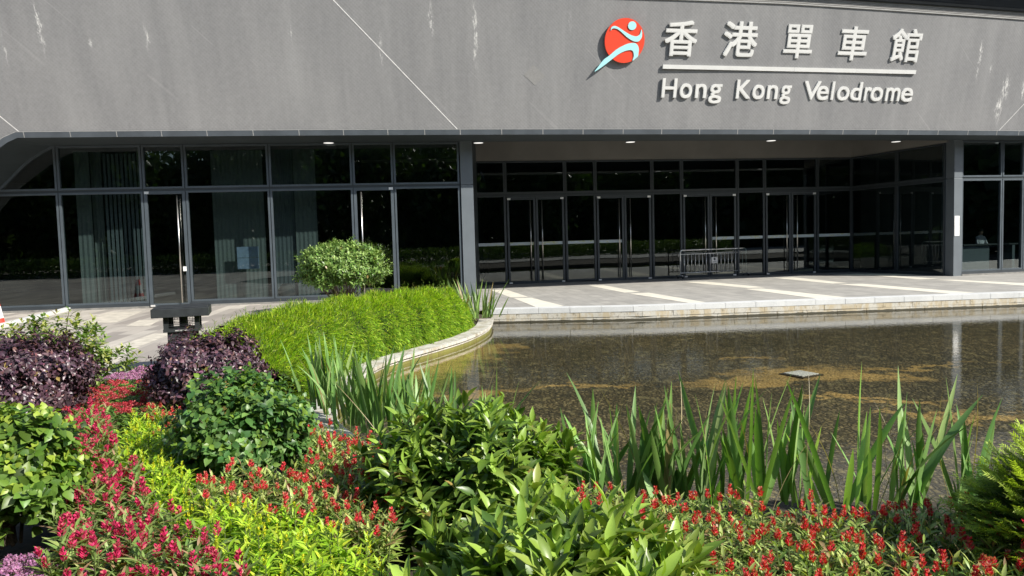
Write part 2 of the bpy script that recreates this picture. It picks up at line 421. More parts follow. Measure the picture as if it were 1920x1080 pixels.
# ------------------------------------------------------------------ leaf geometry
def nrm(a): return a / (np.linalg.norm(a, axis=-1, keepdims=True) + 1e-9)
PROF = {'ovate': [.05, .85, 1.0, .62, .03], 'lance': [.12, .8, 1.0, .68, .03], 'strap': [.8, 1.0, .95, .66, .02],
        'round': [.3, 1.0, .98, .7, .05], 'needle': [.6, 1.0, .05]}
def leafmesh(P, D, Nn, L, W, cols, bend=.15, fold=.15, prof='lance'):
    """P,D,Nn (n,3); L,W (n,) ; returns verts, faces(quads), colours"""
    n = len(P); D = nrm(D); Nn = nrm(Nn - (Nn * D).sum(1, keepdims=True) * D); S = np.cross(D, Nn)
    pr = PROF[prof]; k = len(pr); L = np.broadcast_to(L, n)[:, None]; W = np.broadcast_to(W, n)[:, None]
    bend = np.broadcast_to(bend, n)[:, None]; fold = np.broadcast_to(fold, n)[:, None]
    V = np.zeros((n, k, 3, 3))
    for i, wv in enumerate(pr):
        t = i / (k - 1)
        c = P + D * L * t - Nn * L * bend * t * t
        h = W * .5 * wv
        V[:, i, 0] = c - S * h + Nn * fold * h; V[:, i, 1] = c; V[:, i, 2] = c + S * h + Nn * fold * h
    idx = np.arange(n)[:, None] * (k * 3); F = []
    for i in range(k - 1):
        for j in (0, 1):
            a = i * 3 + j
            F.append(np.stack([a, a + 1, a + 4, a + 3]))
    F = np.array(F)  # (m,4)
    F = (idx[:, None, :] + F[None]).reshape(-1, 4)
    C = np.repeat(cols, k * 3, axis=0)
    return V.reshape(-1, 3), F, C
def npmesh(name, V, F, C=None, mat=None, parent=None, smooth=True, loc=None):
    me = bpy.data.meshes.new(name); nv, nf = len(V), len(F); q = F.shape[1]
    me.vertices.add(nv); me.vertices.foreach_set('co', V.astype(np.float32).ravel())
    me.loops.add(nf * q); me.polygons.add(nf)
    me.polygons.foreach_set('loop_start', np.arange(0, nf * q, q, dtype=np.int32))
    me.loops.foreach_set('vertex_index', F.astype(np.int32).ravel())
    if smooth: me.polygons.foreach_set('use_smooth', np.ones(nf, bool))
    if C is not None:
        at = me.color_attributes.new('col', 'FLOAT_COLOR', 'POINT')
        c4 = np.ones((nv, 4), np.float32); c4[:, :3] = C; at.data.foreach_set('color', c4.ravel())
    me.update(calc_edges=True); me.materials.append(mat)
    o = bpy.data.objects.new(name, me)
    if loc is not None: o.location = loc
    return link(o, parent)
def rdirs(rng, n):
    v = rng.normal(size=(n, 3)); return nrm(v)
def palette(rng, n, cols, wts=None, jit=.15):
    cols = np.array(cols); i = rng.choice(len(cols), n, p=wts)
    return np.clip(cols[i] * (1 + rng.normal(0, jit, (n, 1))) * (1 + rng.normal(0, jit * .3, (n, 3))), 0.002, 1)
def cat3(parts):
    Vs, Fs, Cs = [], [], []; b = 0
    for V, F, C in parts: Vs.append(V); Fs.append(F + b); Cs.append(C); b += len(V)
    return np.concatenate(Vs), np.concatenate(Fs), np.concatenate(Cs)

def bush(name, label, cat, base, rad, zc, shoots, per, L, W, cols, wts, mat, seed, prof='lance', tilt=(35, 75), bend=.25, fold=.25,
         lump=.12, zmin=-.75, shell=.35, tipcol=None, axis_up=.5, stems=26, group=None, jit=.18, vflat=1.0):
    rng = np.random.default_rng(seed)
    root = empty(name, base, label, cat, group)
    d = rdirs(rng, shoots * 2); d = d[d[:, 2] > zmin][:shoots]; n = len(d)
    ph = rng.uniform(0, 6.28, 6); az = np.arctan2(d[:, 1], d[:, 0])
    lf = 1 + lump * (np.sin(az * 3 + ph[0]) * .5 + np.sin(az * 5 + ph[1] + d[:, 2] * 4) * .5 + np.sin(d[:, 2] * 7 + ph[2] + az * 2) * .5) + rng.normal(0, .05, n) + np.where(rng.random(n) < .05, rng.uniform(.05, .2, n), 0)
    r = (1 - shell * rng.random(n) ** 1.8) * lf
    tip = d * np.array(rad) * r[:, None] + np.array([0, 0, zc])
    ax = nrm(d * .8 + np.array([0, 0, axis_up]) + rng.normal(0, .28, (n, 3)))
    P, D, NN, LL, WW, CC = [], [], [], [], [], []
    aux = nrm(np.cross(ax, rng.normal(size=(n, 3)))); auy = np.cross(ax, aux)
    young = rng.random(n)
    for k in range(per):
        t = k / max(1, per - 1)
        ang = k * 2.4 + rng.uniform(0, .8, n)
        tl = np.radians(tilt[0] + (tilt[1] - tilt[0]) * t + rng.normal(0, 9, n))
        rd = aux * np.cos(ang)[:, None] + auy * np.sin(ang)[:, None]
        dd = ax * np.cos(tl)[:, None] + rd * np.sin(tl)[:, None]
        nn = ax * np.sin(tl)[:, None] - rd * np.cos(tl)[:, None] + np.array([0, 0, .5])
        P.append(tip - ax * (t * L * 1.1)[..., None] if np.ndim(t) else tip - ax * (t * L * 1.1)); D.append(dd); NN.append(nn)
        s = (.62 + .5 * min(1, t * 1.6)) * rng.uniform(.75, 1.15, n)
        LL.append(L * s); WW.append(W * s * rng.uniform(.85, 1.15, n))
        c = palette(rng, n, cols, wts, jit)
        if tipcol is not None and t < .34:
            m = (young > .45)[:, None] * (d[:, 2:3] > -.15); c = np.where(m, np.array(tipcol) * rng.uniform(.8, 1.2, (n, 1)), c)
        sick = rng.random(n) < .008; c[sick] = np.array([.30, .22, .07]) * rng.uniform(.6, 1.2, (sick.sum(), 1))
        CC.append(c)
    V, F, C = leafmesh(np.concatenate(P), np.concatenate(D), np.concatenate(NN), np.concatenate(LL), np.concatenate(WW), np.concatenate(CC), bend, fold, prof)
    V[:, 2] = np.maximum(V[:, 2], .01)
    npmesh('foliage', V, F, C, mat, root)
    if stems:
        mb = MB(); ii = rng.choice(n, min(stems, n), replace=False)
        for i in ii:
            t = tip[i]; m = t * np.array([.45, .45, .55]) + rng.normal(0, .03, 3)
            mb.tube([(rng.normal(0, .03), rng.normal(0, .03), -.02), m, t * .98], [.011, .007, .003], 5)
        mb.build('stems', M['stem'], root)
    return root

# ================================================================== GROUND, POND
ZW, ZB, ZC = -.33, -.47, -.18         # water, pond bed, coping top
far = [onz(920, 580), onz(1200, 574), onz(1500, 563.3), onz(1920, 548.4)]
farline = [(p[0], p[1]) for p in far] + [(20, 18.9), (32, 19.6)]
cop_px = [(922, 597), (915, 612), (880, 630), (830, 646), (780, 660), (730, 675), (700, 688), (675, 705), (655, 732)]
cop = [tuple(onz(x, y, ZC)[:2]) for x, y in cop_px]
near = [(-2.05, 8.3), (-1.85, 7.5), (-1.4, 6.75), (-.8, 6.2), (0, 5.7), (.8, 5.35), (1.6, 5.1), (3, 4.95), (5, 5.05), (8, 5.3), (14, 6), (32, 8)]
def smooth_line(pts, n=6):
    pts = [np.array(p, float) for p in pts]; out = []
    for i in range(len(pts) - 1):
        p0 = pts[max(i - 1, 0)]; p1 = pts[i]; p2 = pts[i + 1]; p3 = pts[min(i + 2, len(pts) - 1)]
        for k in range(n):
            t = k / n
            out.append(.5 * ((2 * p1) + (-p0 + p2) * t + (2 * p0 - 5 * p1 + 4 * p2 - p3) * t * t + (-p0 + 3 * p1 - 3 * p2 + p3) * t ** 3))
    out.append(pts[-1]); return [tuple(p) for p in out]
edge = smooth_line(cop + near[:4], 5)      # pond side edge of the curved wall, from the plaza round to the right
def offset(line, d):
    L = np.array(line); T = np.gradient(L, axis=0); T /= np.linalg.norm(T, axis=1, keepdims=True)
    return L + np.stack([T[:, 1], -T[:, 0]], 1) * d
ei = offset(edge, .32)                       # bed side
from bpy import data as D_
def polymesh(name, pts, z, mat, parent=None, kind=None, zs=None):
    import bmesh
    bm = bmesh.new(); vs = [bm.verts.new((x, y, z)) for x, y in pts]; zs_ = zs
    es = [bm.edges.new((vs[i], vs[(i + 1) % len(vs)])) for i in range(len(vs))]
    bmesh.ops.triangle_fill(bm, edges=es, use_beauty=True, normal=(0, 0, 1))
    for f in bm.faces:
        if f.normal.z < 0: f.normal_flip()
    if zs_:
        for v, zz_ in zip(vs, zs_): v.co.z = zz_
    me = bpy.data.meshes.new(name); bm.to_mesh(me); bm.free(); me.materials.append(mat)
    o = bpy.data.objects.new(name, me); link(o, parent)
    if kind: o['kind'] = kind
    return o
M['paving'] = mat_paving()
earth = MB(); R = 900
earth.add([(-R, -R, -.62), (R, -R, -.62), (R, R, -.62), (-R, R, -.62)], [(0, 1, 2, 3)])
tag(earth.build('ground', M['soil']), kind='structure')
# plaza: from the pond's far edge to the building, wrapping to the left path and behind the camera
bed_out = smooth_line([tuple(offset(edge, .32)[0]), (-1.3, 17.35), (-2.6, 17.2), (-3.9, 15.2), (-4.7, 12.6), (-5.1, 10.6), (-5.4, 9.3)], 4)
lp = onz(235, 716)
bed_left = [(-5.3, 8.7), (lp[0] + .1, lp[1] - .2), (-6.6, 9.4), (-8.2, 8.9), (-9.5, 7.0), (-8.5, 3.0), (-6, .2), (0, -.9), (7, -.6), (14, .5), (32, 2)]
plz = list(farline[::-1]) + [(p[0], p[1]) for p in bed_out[1:]] + bed_left + [(60, 4), (60, -60), (-60, -60), (-60, 60), (60, 60), (60, 20)]
tag(polymesh('plaza_paving', plz, 0.0, M['paving']), kind='structure')
nearp = smooth_line(near[3:-1], 5)
bedp = [(p[0], p[1]) for p in ei] + [(p[0], p[1] - .02) for p in nearp[1:]] + [(32, 8)] + bed_left[::-1] + [(p[0], p[1]) for p in bed_out[::-1][:-1]] + [(farline[0][0] + .05, farline[0][1] + .05)]
tag(polymesh('planting_soil', bedp, -.07, M['soil'], zs=[-.21] * (len(ei) + len(nearp)) + [-.05] * (len(bedp) - len(ei) - len(nearp) - 1) + [-.19]), kind='structure')
# pond floor and water
pondp = [(p[0], p[1]) for p in edge] + [(p[0], p[1] - .05) for p in nearp[1:]] + [(32, 7.9)] + list(farline[::-1])
drain = onz(1502, 703, ZB)
spots = []
def sp(px, py, a, b, ang): q = onz(px, py, ZB); spots.append((q[0], q[1], a, b, math.radians(ang)))
sp(1500, 700, 1.15, .60, 5); sp(1620, 707, 1.0, .30, -10); sp(1400, 716, 1.1, .35, 15); sp(1640, 750, 1.2, .16, -35); sp(1730, 775, .8, .14, -20); sp(1730, 688, 1.5, .15, 12)
sp(870, 664, .8, 1.7, -25); sp(800, 690, 1.0, 1.3, -20); sp(930, 650, .6, .5, 0); sp(880, 740, .8, .35, 10); sp(1400, 672, .6, .15, 0); sp(1850, 785, .7, .2, 0); sp(1080, 725, 1.0, .2, 0)
M['pebbles'] = mat_pondfloor(spots); M['water'] = mat_water()
tag(polymesh('pond_floor', pondp, ZB, M['pebbles']), kind='structure')
bk = MB(); bn = [(p[0], p[1]) for p in nearp] + [(32, 8)]
bk.add([(x, y - .02, -.21) for x, y in bn] + [(x, y + .10, ZB - .05) for x, y in bn], [(i, len(bn) + i, len(bn) + i + 1, i + 1) for i in range(len(bn) - 1)])
tag(bk.build('pond_bank', M['pebbles']), kind='structure')
tag(polymesh('pond_water', pondp, ZW, M['water']), kind='structure')

# far pond kerb: three granite courses
M['granite_top'] = mat_granite('granite_kerb', (.50, .515, .51), (.72, .73, .71), None)
M['granite_low'] = mat_granite('stained_granite', (.42, .41, .36), (.68, .65, .56), (.46, .36, .19), ZW + .035, (.06, .055, .035))
kerb = empty('pond_kerb', (farline[0][0], farline[0][1], 0), 'long pale granite kerb with stained lower courses on the far side of the pond', 'kerb')
kinv = -np.array([farline[0][0], farline[0][1]])
def along(line, a, step):
    L = np.array(line); seg = np.linalg.norm(np.diff(L, axis=0), axis=1); cum = np.concatenate([[0], np.cumsum(seg)])
    ss = np.arange(a, cum[-1], step); out = []
    for s in ss:
        i = min(np.searchsorted(cum, s, 'right') - 1, len(seg) - 1); out.append(L[i] + (L[i + 1] - L[i]) * (s - cum[i]) / seg[i])
    return out
def course(name, z0, z1, step, ph, out, mat, gap=.006):
    rng = np.random.default_rng(int(abs(z0 * 1000))); pts = along(farline, 0, step); pts = [np.array(farline[0])] + along(farline, ph, step)
    mb = MB()
    for a, b in zip(pts[:-1], pts[1:]):
        t = (b - a) / np.linalg.norm(b - a); a2 = a + t * gap / 2 + kinv; b2 = b - t * gap / 2 + kinv
        o = out + rng.uniform(-.004, .004)
        mb.wallbox(a2, b2, z0, z1 + rng.uniform(-.0015, .0015), o, .34)
    return mb.build(name, mat, kerb, bevel=.004)
course('kerb_top_course', -.125, .006, .75, .4, .012, M['granite_top'])
course('kerb_middle_course', -.245, -.129, .75, .62, .004, M['granite_low'])
course('kerb_lower_course', -.50, -.249, .75, .2, -.004, M['granite_low'])

# curved pond wall: coping with dark shadow gap and stepped mossy courses
M['coping'] = mat_granite('coping_granite', (.44, .425, .38), (.64, .62, .55), (.30, .26, .17))
M['moss'] = mat_granite('mossy_stone', (.13, .135, .03), (.24, .23, .06), (.16, .14, .04))
cw = empty('pond_wall', (edge[0][0], edge[0][1], 0), 'low curved stone wall with pale coping and mossy side edging the pond by the hedge', 'wall')
E0 = np.array([edge[0][0], edge[0][1]])
def ribbon(name, o_out, o_in, z0, z1, mat, step=None, gap=.008):
    mb = MB(); L = edge; seg = np.linalg.norm(np.diff(np.array(L), axis=0), axis=1); cum = np.concatenate([[0], np.cumsum(seg)])
    if step is None: step = cum[-1]
    s = 0
    A = offset(L, -o_out); B = offset(L, o_in)
    def at(Q, s):
        i = min(np.searchsorted(cum, s, 'right') - 1, len(seg) - 1); f = (s - cum[i]) / seg[i]; return Q[i] * (1 - f) + Q[i + 1] * f - E0
    while s < cum[-1] - .05:
        e = min(s + step, cum[-1]); m = max(2, int((e - s) / .12)); ss = np.linspace(s + gap / 2, e - gap / 2, m)
        V = []
        for q in ss:
            a = at(A, q); b = at(B, q); V += [(a[0], a[1], z0), (b[0], b[1], z0), (b[0], b[1], z1), (a[0], a[1], z1)]
        F = []
        for i in range(m - 1):
            for k in range(4): F.append((i * 4 + k, i * 4 + (k + 1) % 4, i * 4 + 4 + (k + 1) % 4, i * 4 + 4 + k))
        F += [(3, 2, 1, 0), (4 * m - 4, 4 * m - 3, 4 * m - 2, 4 * m - 1)]
        mb.add(V, F); s = e
    return mb.build(name, mat, cw, bevel=.004)
ribbon('coping', .045, .30, ZC - .053, ZC, M['coping'], .8)
ribbon('wall_face', .0, .28, -.5, ZC - .075, M['moss'], .9)
ribbon('shadow_gap', -.03, .27, ZC - .080, ZC - .052, M['iron'])
ribbon('wall_ledge', .012, -.001, ZC - .100, ZC - .078, M['coping'], .9)

# drain cover on the pond bed
dr = empty('drain_cover', (drain[0], drain[1], ZB), 'square pale drain cover lying on the pond bed amid ochre silt', 'drain cover')
mb = MB(); mb.box((0, 0, .012), (.62, .62, .02), .5); mb.build('cover_frame', M['soil'], dr, bevel=.005)
mb = MB()
for i in range(6):
    for j in range(6):
        x, y = (i - 2.5) * .082, (j - 2.5) * .082; c, s = math.cos(.5), math.sin(.5)
        mb.box((x * c - y * s, x * s + y * c, .03), (.07, .07, .012), .5)
mb.build('cover_plate', M['granite_top'], dr); dr.scale = (.72, .72, .8)

# cream bands set in the paving
bands = [[(919, 544), (949, 543), (991, 557), (958, 558)], [(962, 559), (997, 558.5), (1058, 574), (1007, 576.8)],
 [(1103, 535.5), (1132, 535), (1201, 547.5), (1171, 549)], [(1180, 550.5), (1216, 549), (1330, 568), (1297, 569)],
 [(1282, 529), (1323, 528), (1436, 539), (1404, 540.4)], [(1395, 542), (1428, 541), (1591, 558), (1539, 561)],
 [(1448.5, 521), (1487, 520), (1591, 531), (1561, 532)], [(1570, 533), (1617, 532.2), (1835, 549.6), (1795, 552)],
 [(1635.6, 517), (1672.6, 517), (1761.5, 523), (1724.5, 524)], [(1754, 524.6), (1787, 524.4), (1960, 533), (1930, 536.5)],
 ]
bandsL = [[(148, 607), (200, 586), (267, 584), (218, 605)], [(205, 655), (290, 625), (325, 625), (250, 655)], [(160, 690), (215, 668), (240, 668), (195, 692)], [(235, 612), (262, 600), (300, 600), (280, 612)]]
bd = MB()
for q in bands:
    P = [onz(x, y) for x, y in q]; a, b, c, d = P
    # extend the first piece into the shade when it begins at the shadow line
    bd.add([(p[0], p[1], .004) for p in (a, d, c, b)], [(0, 1, 2, 3)])
bd2 = MB(); bd2.v = []
for q in bandsL: bd2.add([(p[0], p[1], .004) for p in (onz(*q[0]), onz(*q[3]), onz(*q[2]), onz(*q[1]))], [(0, 1, 2, 3)])
for o_ in bd2.each('paving_band', simple('warm_band', (.54, .50, .42), .8, 0, .22, 5)): tag(o_, kind='structure')
for o_ in bd.each('paving_band', M['cream']): tag(o_, kind='structure')

# ================================================================== BUILDING
bld = empty('velodrome_building', (0, 22, 0), 'grey velodrome with leaning textured wall above dark glazed entrance', 'building')
OB = np.array([0, 22.0, 0])
class MBb(MB):     # mesh in world coordinates under the building
    def build(s, name, mat, parent=None, **k):
        base = OB if parent is None or parent is bld else OB
        s.v = [tuple(np.array(p) - OB) for p in s.v]
        return MB.build(s, name, mat, bld if parent is None else parent, **k)

# outer opening curve (fascia edge) and inner arch (glazing head)
XA, AA, BA = -12.62, 1.2, 2.5
XI, AI, BI = -12.69, 2.0, 3.6
ZH = 4.6
def resamp(pts, n):
    L = np.array(smooth_line(pts, 8)); c = np.concatenate([[0], np.cumsum(np.linalg.norm(np.diff(L, axis=0), axis=1))]); q = np.linspace(0, c[-1], n)
    return [(float(np.interp(t, c, L[:, 0])), float(np.interp(t, c, L[:, 1]))) for t in q]
outer = resamp([(-15.5, 0), (-15.35, 1.2), (-14.9, 2.5), (-14.1, 3.55), (-13.3, 4.22), (-12.96, 4.47), (XA, ZE)], 21)
inner = resamp([(-15.9, 0), (-15.75, 1.0), (-15.3, 2.1), (-14.75, 2.9), (-14.15, 3.42), (-13.35, 4.2), (XI, ZH)], 21)
xs = list(np.linspace(XA, 30, 44))[1:]
outer += [(x, ZE) for x in xs]; inner += [(x, ZH + .012) for x in xs]
BW = .14
def off2(line, d):
    L = np.array(line); T = np.gradient(L, axis=0); T /= np.linalg.norm(T, axis=1, keepdims=True)
    return L + np.stack([-T[:, 1], T[:, 0]], 1) * d
outer2 = off2(outer, BW)
def W3(X, z, off=0): return np.array([X, wallY(X, z) - off, z])
# fascia wall grid with UVs in metres
def ZTf(X): return 8.19 - .0165 * max(0.0, X - 8.0)
ZT = 8.19; SL = 1 / math.cos(math.radians(15))
gx = sorted(set([-22, -18] + [round(float(p[0]), 4) for p in outer2[1:]]))
def zb(x):
    return float(np.interp(x, outer2[:, 0], outer2[:, 1]))
me_v, me_f, uvs = [], [], []
NZ = 8
cols_ = []
gx2 = [-22, outer2[0][0] - .002] + [g for g in gx if g > outer2[0][0]]
for x in gx2:
    b = -.1 if x < outer2[0][0] else zb(x)
    cols_.append([(x, b + (ZTf(x) - b) * k / NZ) for k in range(NZ + 1)])
for c in cols_:
    for x, z in c: me_v.append(tuple(W3(x, z) - OB)); uvs.append((x * 1.012, z * SL))
for i in range(len(cols_) - 1):
    for k in range(NZ):
        a = i * (NZ + 1) + k; me_f.append((a, a + NZ + 1, a + NZ + 2, a + 1))
def uv_of(px, py):
    p = onW(px, py); return p[0] * 1.012, p[2] * SL
STREAKS = []
for (px, py, ln, wd, st) in [(72, 45, .75, .05, 1.6), (168, 78, .2, .035, 1.1), (275, 72, .35, .045, 1.1), (714, 92, .5, .045, 1.0), (808, 35, .5, .05, 1.3), (891, 60, .9, .05, 1.5), (892, 100, .4, .05, 1.4),
                             (1070, 40, .3, .03, .8), (1837, 110, .7, .045, 1.5), (1858, 132, .2, .03, 1.2), (1885, 165, .4, .10, 2.2), (1872, 205, .45, .10, 1.9), (1918, 170, .35, .07, 2.0), (1883, 35, .2, .03, 1.2), (8, 90, .5, .03, .7), (545, 60, .3, .03, .7)]:
    u, v = uv_of(px, py); STREAKS.append((u, v, ln * .62, wd * .85, st * (.85 if px < 1500 else 1)))
M['wall'] = mat_wall()
me = bpy.data.meshes.new('leaning_wall'); me.from_pydata(me_v, [], me_f); uvl = me.uv_layers.new(name='UVMap')
for lp_ in me.loops: uvl.data[lp_.index].uv = uvs[lp_.vertex_index]
me.update(); me.materials.append(M['wall']); wall = bpy.data.objects.new('leaning_wall', me); link(wall, bld)

# upper ribbed band and roof louvres
M['rib'] = mat_granite('ribbed_band', (.21, .21, .20), (.33, .325, .31), None)
XS = list(np.linspace(-22, 30, 27)); XP = list(zip(XS[:-1], XS[1:]))
def sheet(name, rows, mat):
    """continuous sheet following the facade; rows = (height above the crease, offset)"""
    mb = MBb(); m = len(rows)
    for x in XS:
        for dz, off in rows: mb.v.append(tuple(W3(x, ZTf(x) + dz, off)))
    for i in range(len(XS) - 1):
        for k in range(m - 1): a = i * m + k; mb.f.append((a, a + m, a + m + 1, a + 1))
    return mb.build(name, mat)
rows = [(0, 0)]
for k in range(5): rows += [(.036 * k, .032), (.036 * k + .024, .026), (.036 * k + .028, .004), (.036 * k + .036, .004)]
rows.append((.215, .004)); sheet('ribbed_band', rows, M['rib'])
sheet('drip_line', [(-.014, .001), (-.014, .036), (.004, .036), (.004, .02)], M['joint'])
rows = [(.205, 0)]
for k in range(26): rows += [(.205 + .07 * k, .10), (.205 + .07 * k + .05, .16), (.205 + .07 * k + .07, .06)]
sheet('roof_louvres', rows, M['louvre'])
mb = MBb()
for x0, x1 in XP:
    mb.add([(x0, wallY(x0, 10.0), 9.9), (x1, wallY(x1, 10.0), 9.9), (x1, Ff(x1) + 20, 11.5), (x0, Ff(x0) + 20, 11.5)], [(0, 1, 2, 3)])
mb.build('roof', M['louvre'])

# dark metal edge band in panels with pale joints
mb = MBb(); n = len(outer)
for i in range(n - 1):
    a, b = outer[i], outer[i + 1]; c, d = outer2[i + 1], outer2[i]
    A, B, C_, D2 = W3(*a, .02), W3(*b, .02), W3(*c, .02), W3(*d, .02)
    mb.add([A, B, C_, D2], [(0, 1, 2, 3)])
    mb.add([D2, C_, W3(*c, 0), W3(*d, 0)], [(0, 1, 2, 3)])
mb.build('edge_band', M['band'])
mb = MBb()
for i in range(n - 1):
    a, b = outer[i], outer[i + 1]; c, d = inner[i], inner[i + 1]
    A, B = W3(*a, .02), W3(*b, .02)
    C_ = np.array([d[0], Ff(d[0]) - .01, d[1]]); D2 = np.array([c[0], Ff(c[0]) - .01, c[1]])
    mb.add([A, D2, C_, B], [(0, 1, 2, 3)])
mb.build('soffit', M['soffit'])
# thin pale line on top of the band
mb = MBb(); o3 = off2(outer, BW + .014)
for i in range(n - 1):
    mb.add([W3(*outer2[i], .023), W3(*outer2[i + 1], .023), W3(*o3[i + 1], .023), W3(*o3[i], .023)], [(0, 1, 2, 3)])
mb.build('trim_line', M['joint'])
jx = [48, 135, 221, 305, 390, 476, 562, 645, 728, 797, 863.5, 941, 1018, 1093, 1168, 1240, 1311, 1382, 1449, 1517, 1579, 1641, 1701, 1757, 1813, 1867, 1908]
mb = MBb(); mb2 = MBb()
for x in jx:
    y = 256 if x > 400 else (262.5 if x < 160 else 258.5)
    p = onW(x, y); X = p[0]; g = .009
    zlo = ZE if X > XA else float(np.interp(X, [q[0] for q in outer[:21]], [q[1] for q in outer[:21]]))
    mb.add([W3(X - g, zlo, .024), W3(X + g, zlo, .024), W3(X + g, zlo + BW, .024), W3(X - g, zlo + BW, .024)], [(0, 1, 2, 3)])
    # joint continues across the soffit, square to the facade
    sl = .155 + .004 * (X + 1); dY = Ff(X) - Ef(X); X2 = X - dY * sl * 1.0
    if X > XA + .2:
        mb2.add([(X - .006, Ef(X) + .02, ZE - .006), (X2 - .006, Ff(X2) - .02, ZH + .0), (X2 + .006, Ff(X2) - .02, ZH + .0), (X + .006, Ef(X) + .02, ZE - .006)], [(0, 1, 2, 3)])
mb.each('band_joint', M['joint'])
M['joint2'] = simple('soffit_joint', (.12, .12, .115), .7)
mb2.each('soffit_joint', M['joint2'])
# movement joints across the wall
def strip(mb, a, b, w, off):
    a, b = np.array(a, float), np.array(b, float); k = 14
    d = (b - a) / np.linalg.norm(b - a); nn = np.array([-d[1], d[0]]) * w
    V = []
    for i in range(k + 1):
        p = a + (b - a) * i / k; V += [W3(*(p - nn), off), W3(*(p + nn), off)]
    mb.add(V, [(2 * i, 2 * i + 2, 2 * i + 3, 2 * i + 1) for i in range(k)])
mb = MBb()
def xz(px, py): p = onW(px, py); return (p[0], p[2])
a, b = xz(862, 247), xz(625, 0); e = np.array(b) + (np.array(b) - np.array(a)) * .35
strip(mb, a, e, .013, .004)
a, b = xz(42, 252), xz(0, 218); e = np.array(a) + (np.array(b) - np.array(a)) * 5.5; strip(mb, a, e, .013, .004)
a, b = xz(1868, 250), xz(1920, 195); e = np.array(a) + (np.array(b) - np.array(a)) * 3.2; strip(mb, a, e, .008, .004)
mb.each('movement_joint', simple('pale_sealant', (.68, .67, .65), .8))
mb = MBb(); c = [xz(1000, 121), xz(1022, 142), xz(1003, 160), xz(982, 141)]
mb.add([W3(*p, .004) for p in c], [(0, 3, 2, 1)])
mb.build('repair_patch', simple('patch', (.25, .247, .24), .9, 0, .1, 20))

# downlights in the soffit
for (x, y) in [(616, 266), (897, 266), (1182, 264.5), (1446, 262), (1680, 264), (1875, 265.5)]:
    p = onz(x, y, ZE - .012)
    mb = MBb(); k = 20; r = .145
    for (rr, z0, z1, nm) in ((r, ZE - .012, ZE - .03, 0),):
        vs = [(p[0] + rr * math.cos(2 * math.pi * i / k), p[1] + rr * math.sin(2 * math.pi * i / k), ZE - .045) for i in range(k)]
        mb.add(vs, [tuple(range(k))[::-1]])
    ring = MBb(); ring.tube([(p[0], p[1], ZE - .044), (p[0], p[1], ZE + .02)], r + .018, 20)
    dl = ring.build('downlight', M['frame'], smooth=False)
    mb.build('lamp_disc', M['lamp'], dl)

# ---- glazing
def window(p0, p1, z0, z1, fw=.055, name='window', pane=True, near=.05, far=.06, mat=None, gap=.012, band=None):
    p0 = np.array(p0[:2]); p1 = np.array(p1[:2]); t = (p1 - p0) / np.linalg.norm(p1 - p0); a = p0 + t * gap; b = p1 - t * gap
    mb = MBb()
    mb.wallbox(a, a + t * fw, z0, z1, near, far); mb.wallbox(b - t * fw, b, z0, z1, near, far)
    mb.wallbox(a + t * fw, b - t * fw, z0, z0 + fw, near, far); mb.wallbox(a + t * fw, b - t * fw, z1 - fw, z1, near, far)
    o = mb.build(name, mat or M['frame'])
    if pane:
        mb = MBb(); n = np.array([t[1], -t[0]]); a2, b2 = a + t * fw, b - t * fw
        mb.add([(*a2, z0 + fw), (*b2, z0 + fw), (*b2, z1 - fw), (*a2, z1 - fw)], [(0, 1, 2, 3)])
        mb.build('pane', M['glass'], o)
        if band:
            mb = MBb(); a3, b3 = a2 + n * .006, b2 + n * .006
            mb.add([(*a3, band - .055), (*b3, band - .055), (*b3, band + .055), (*a3, band + .055)], [(0, 1, 2, 3)])
            mb.build('safety_band', M['film'], o)
    return o
def handle(par, p, z0, z1, t, r=.02):
    n = np.array([t[1], -t[0]]); q = np.array(p) + n * .11; mb = MBb()
    mb.tube([(*q, z0), (*q, z1)], r, 10)
    for z in (z0 + .15, z1 - .15): mb.tube([(*q, z), (*(np.array(p) + n * .01), z)], .01, 6)
    mb.build('pull_handle', M['steel'], par, smooth=True)
def door(p0, p1, z0, z1, side, mat, fw=.085, band=None, lock=False):
    o = window(p0, p1, z0, z1, fw, 'door', True, .04, .05, mat, .012, band)
    p0 = np.array(p0[:2]); p1 = np.array(p1[:2]); w_ = np.linalg.norm(p1 - p0); t = (p1 - p0) / w_
    hp = p1 - t * .22 if side == 'r' else p0 + t * .22
    handle(o, hp, .12, z1 - fw - .04, t)
    mb = MBb(); c0, c1 = (p0 + t * .03, p0 + t * .15) if side == 'r' else (p1 - t * .15, p1 - t * .03)
    mb.wallbox(c0, c1, z1 - .075, z1 - .005, .06, -.041); mb.build('pivot_cover', M['steel2'], o)
    mb = MBb(); mb.wallbox(c0, c1, z0 + .0, z0 + .05, .06, -.041); mb.build('pivot_cover', M['steel2'], o)
    if lock:
        mb = MBb(); q = hp + t * .05; n = np.array([t[1], -t[0]]); mb.wallbox(q, q + t * .09, 1.02, 1.15, .06, 0); mb.build('lock_plate', M['white'], o)
    return o
ZM0, ZM1, ZP = 3.30, 3.37, .14
def Fp(px, py): p = onF(px, py); return np.array([p[0], p[1]])
mL = [Fp(110, 360), Fp(269, 356), Fp(348, 355), Fp(506, 353), Fp(662, 351), Fp(738.5, 349.5), Fp(862.5, 348.5)]
for i in range(6):
    a, b = mL[i], mL[i + 1]
    window(a, b, ZM1, ZH)
    if i in (1, 4): door(a, b, .03, ZM0, 'r' if i == 1 else 'l', M['frame'], lock=(i == 1))
    else: window(a, b, ZP, ZM0)
mR = [Fp(1801, 337), Fp(1877.5, 334), Fp(1918, 332.5), Fp(2000, 330), Fp(2080, 327), Fp(2160, 325), Fp(2240, 322)]
for i in range(6): window(mR[i], mR[i + 1], ZM1, ZH); window(mR[i], mR[i + 1], ZP, ZM0)
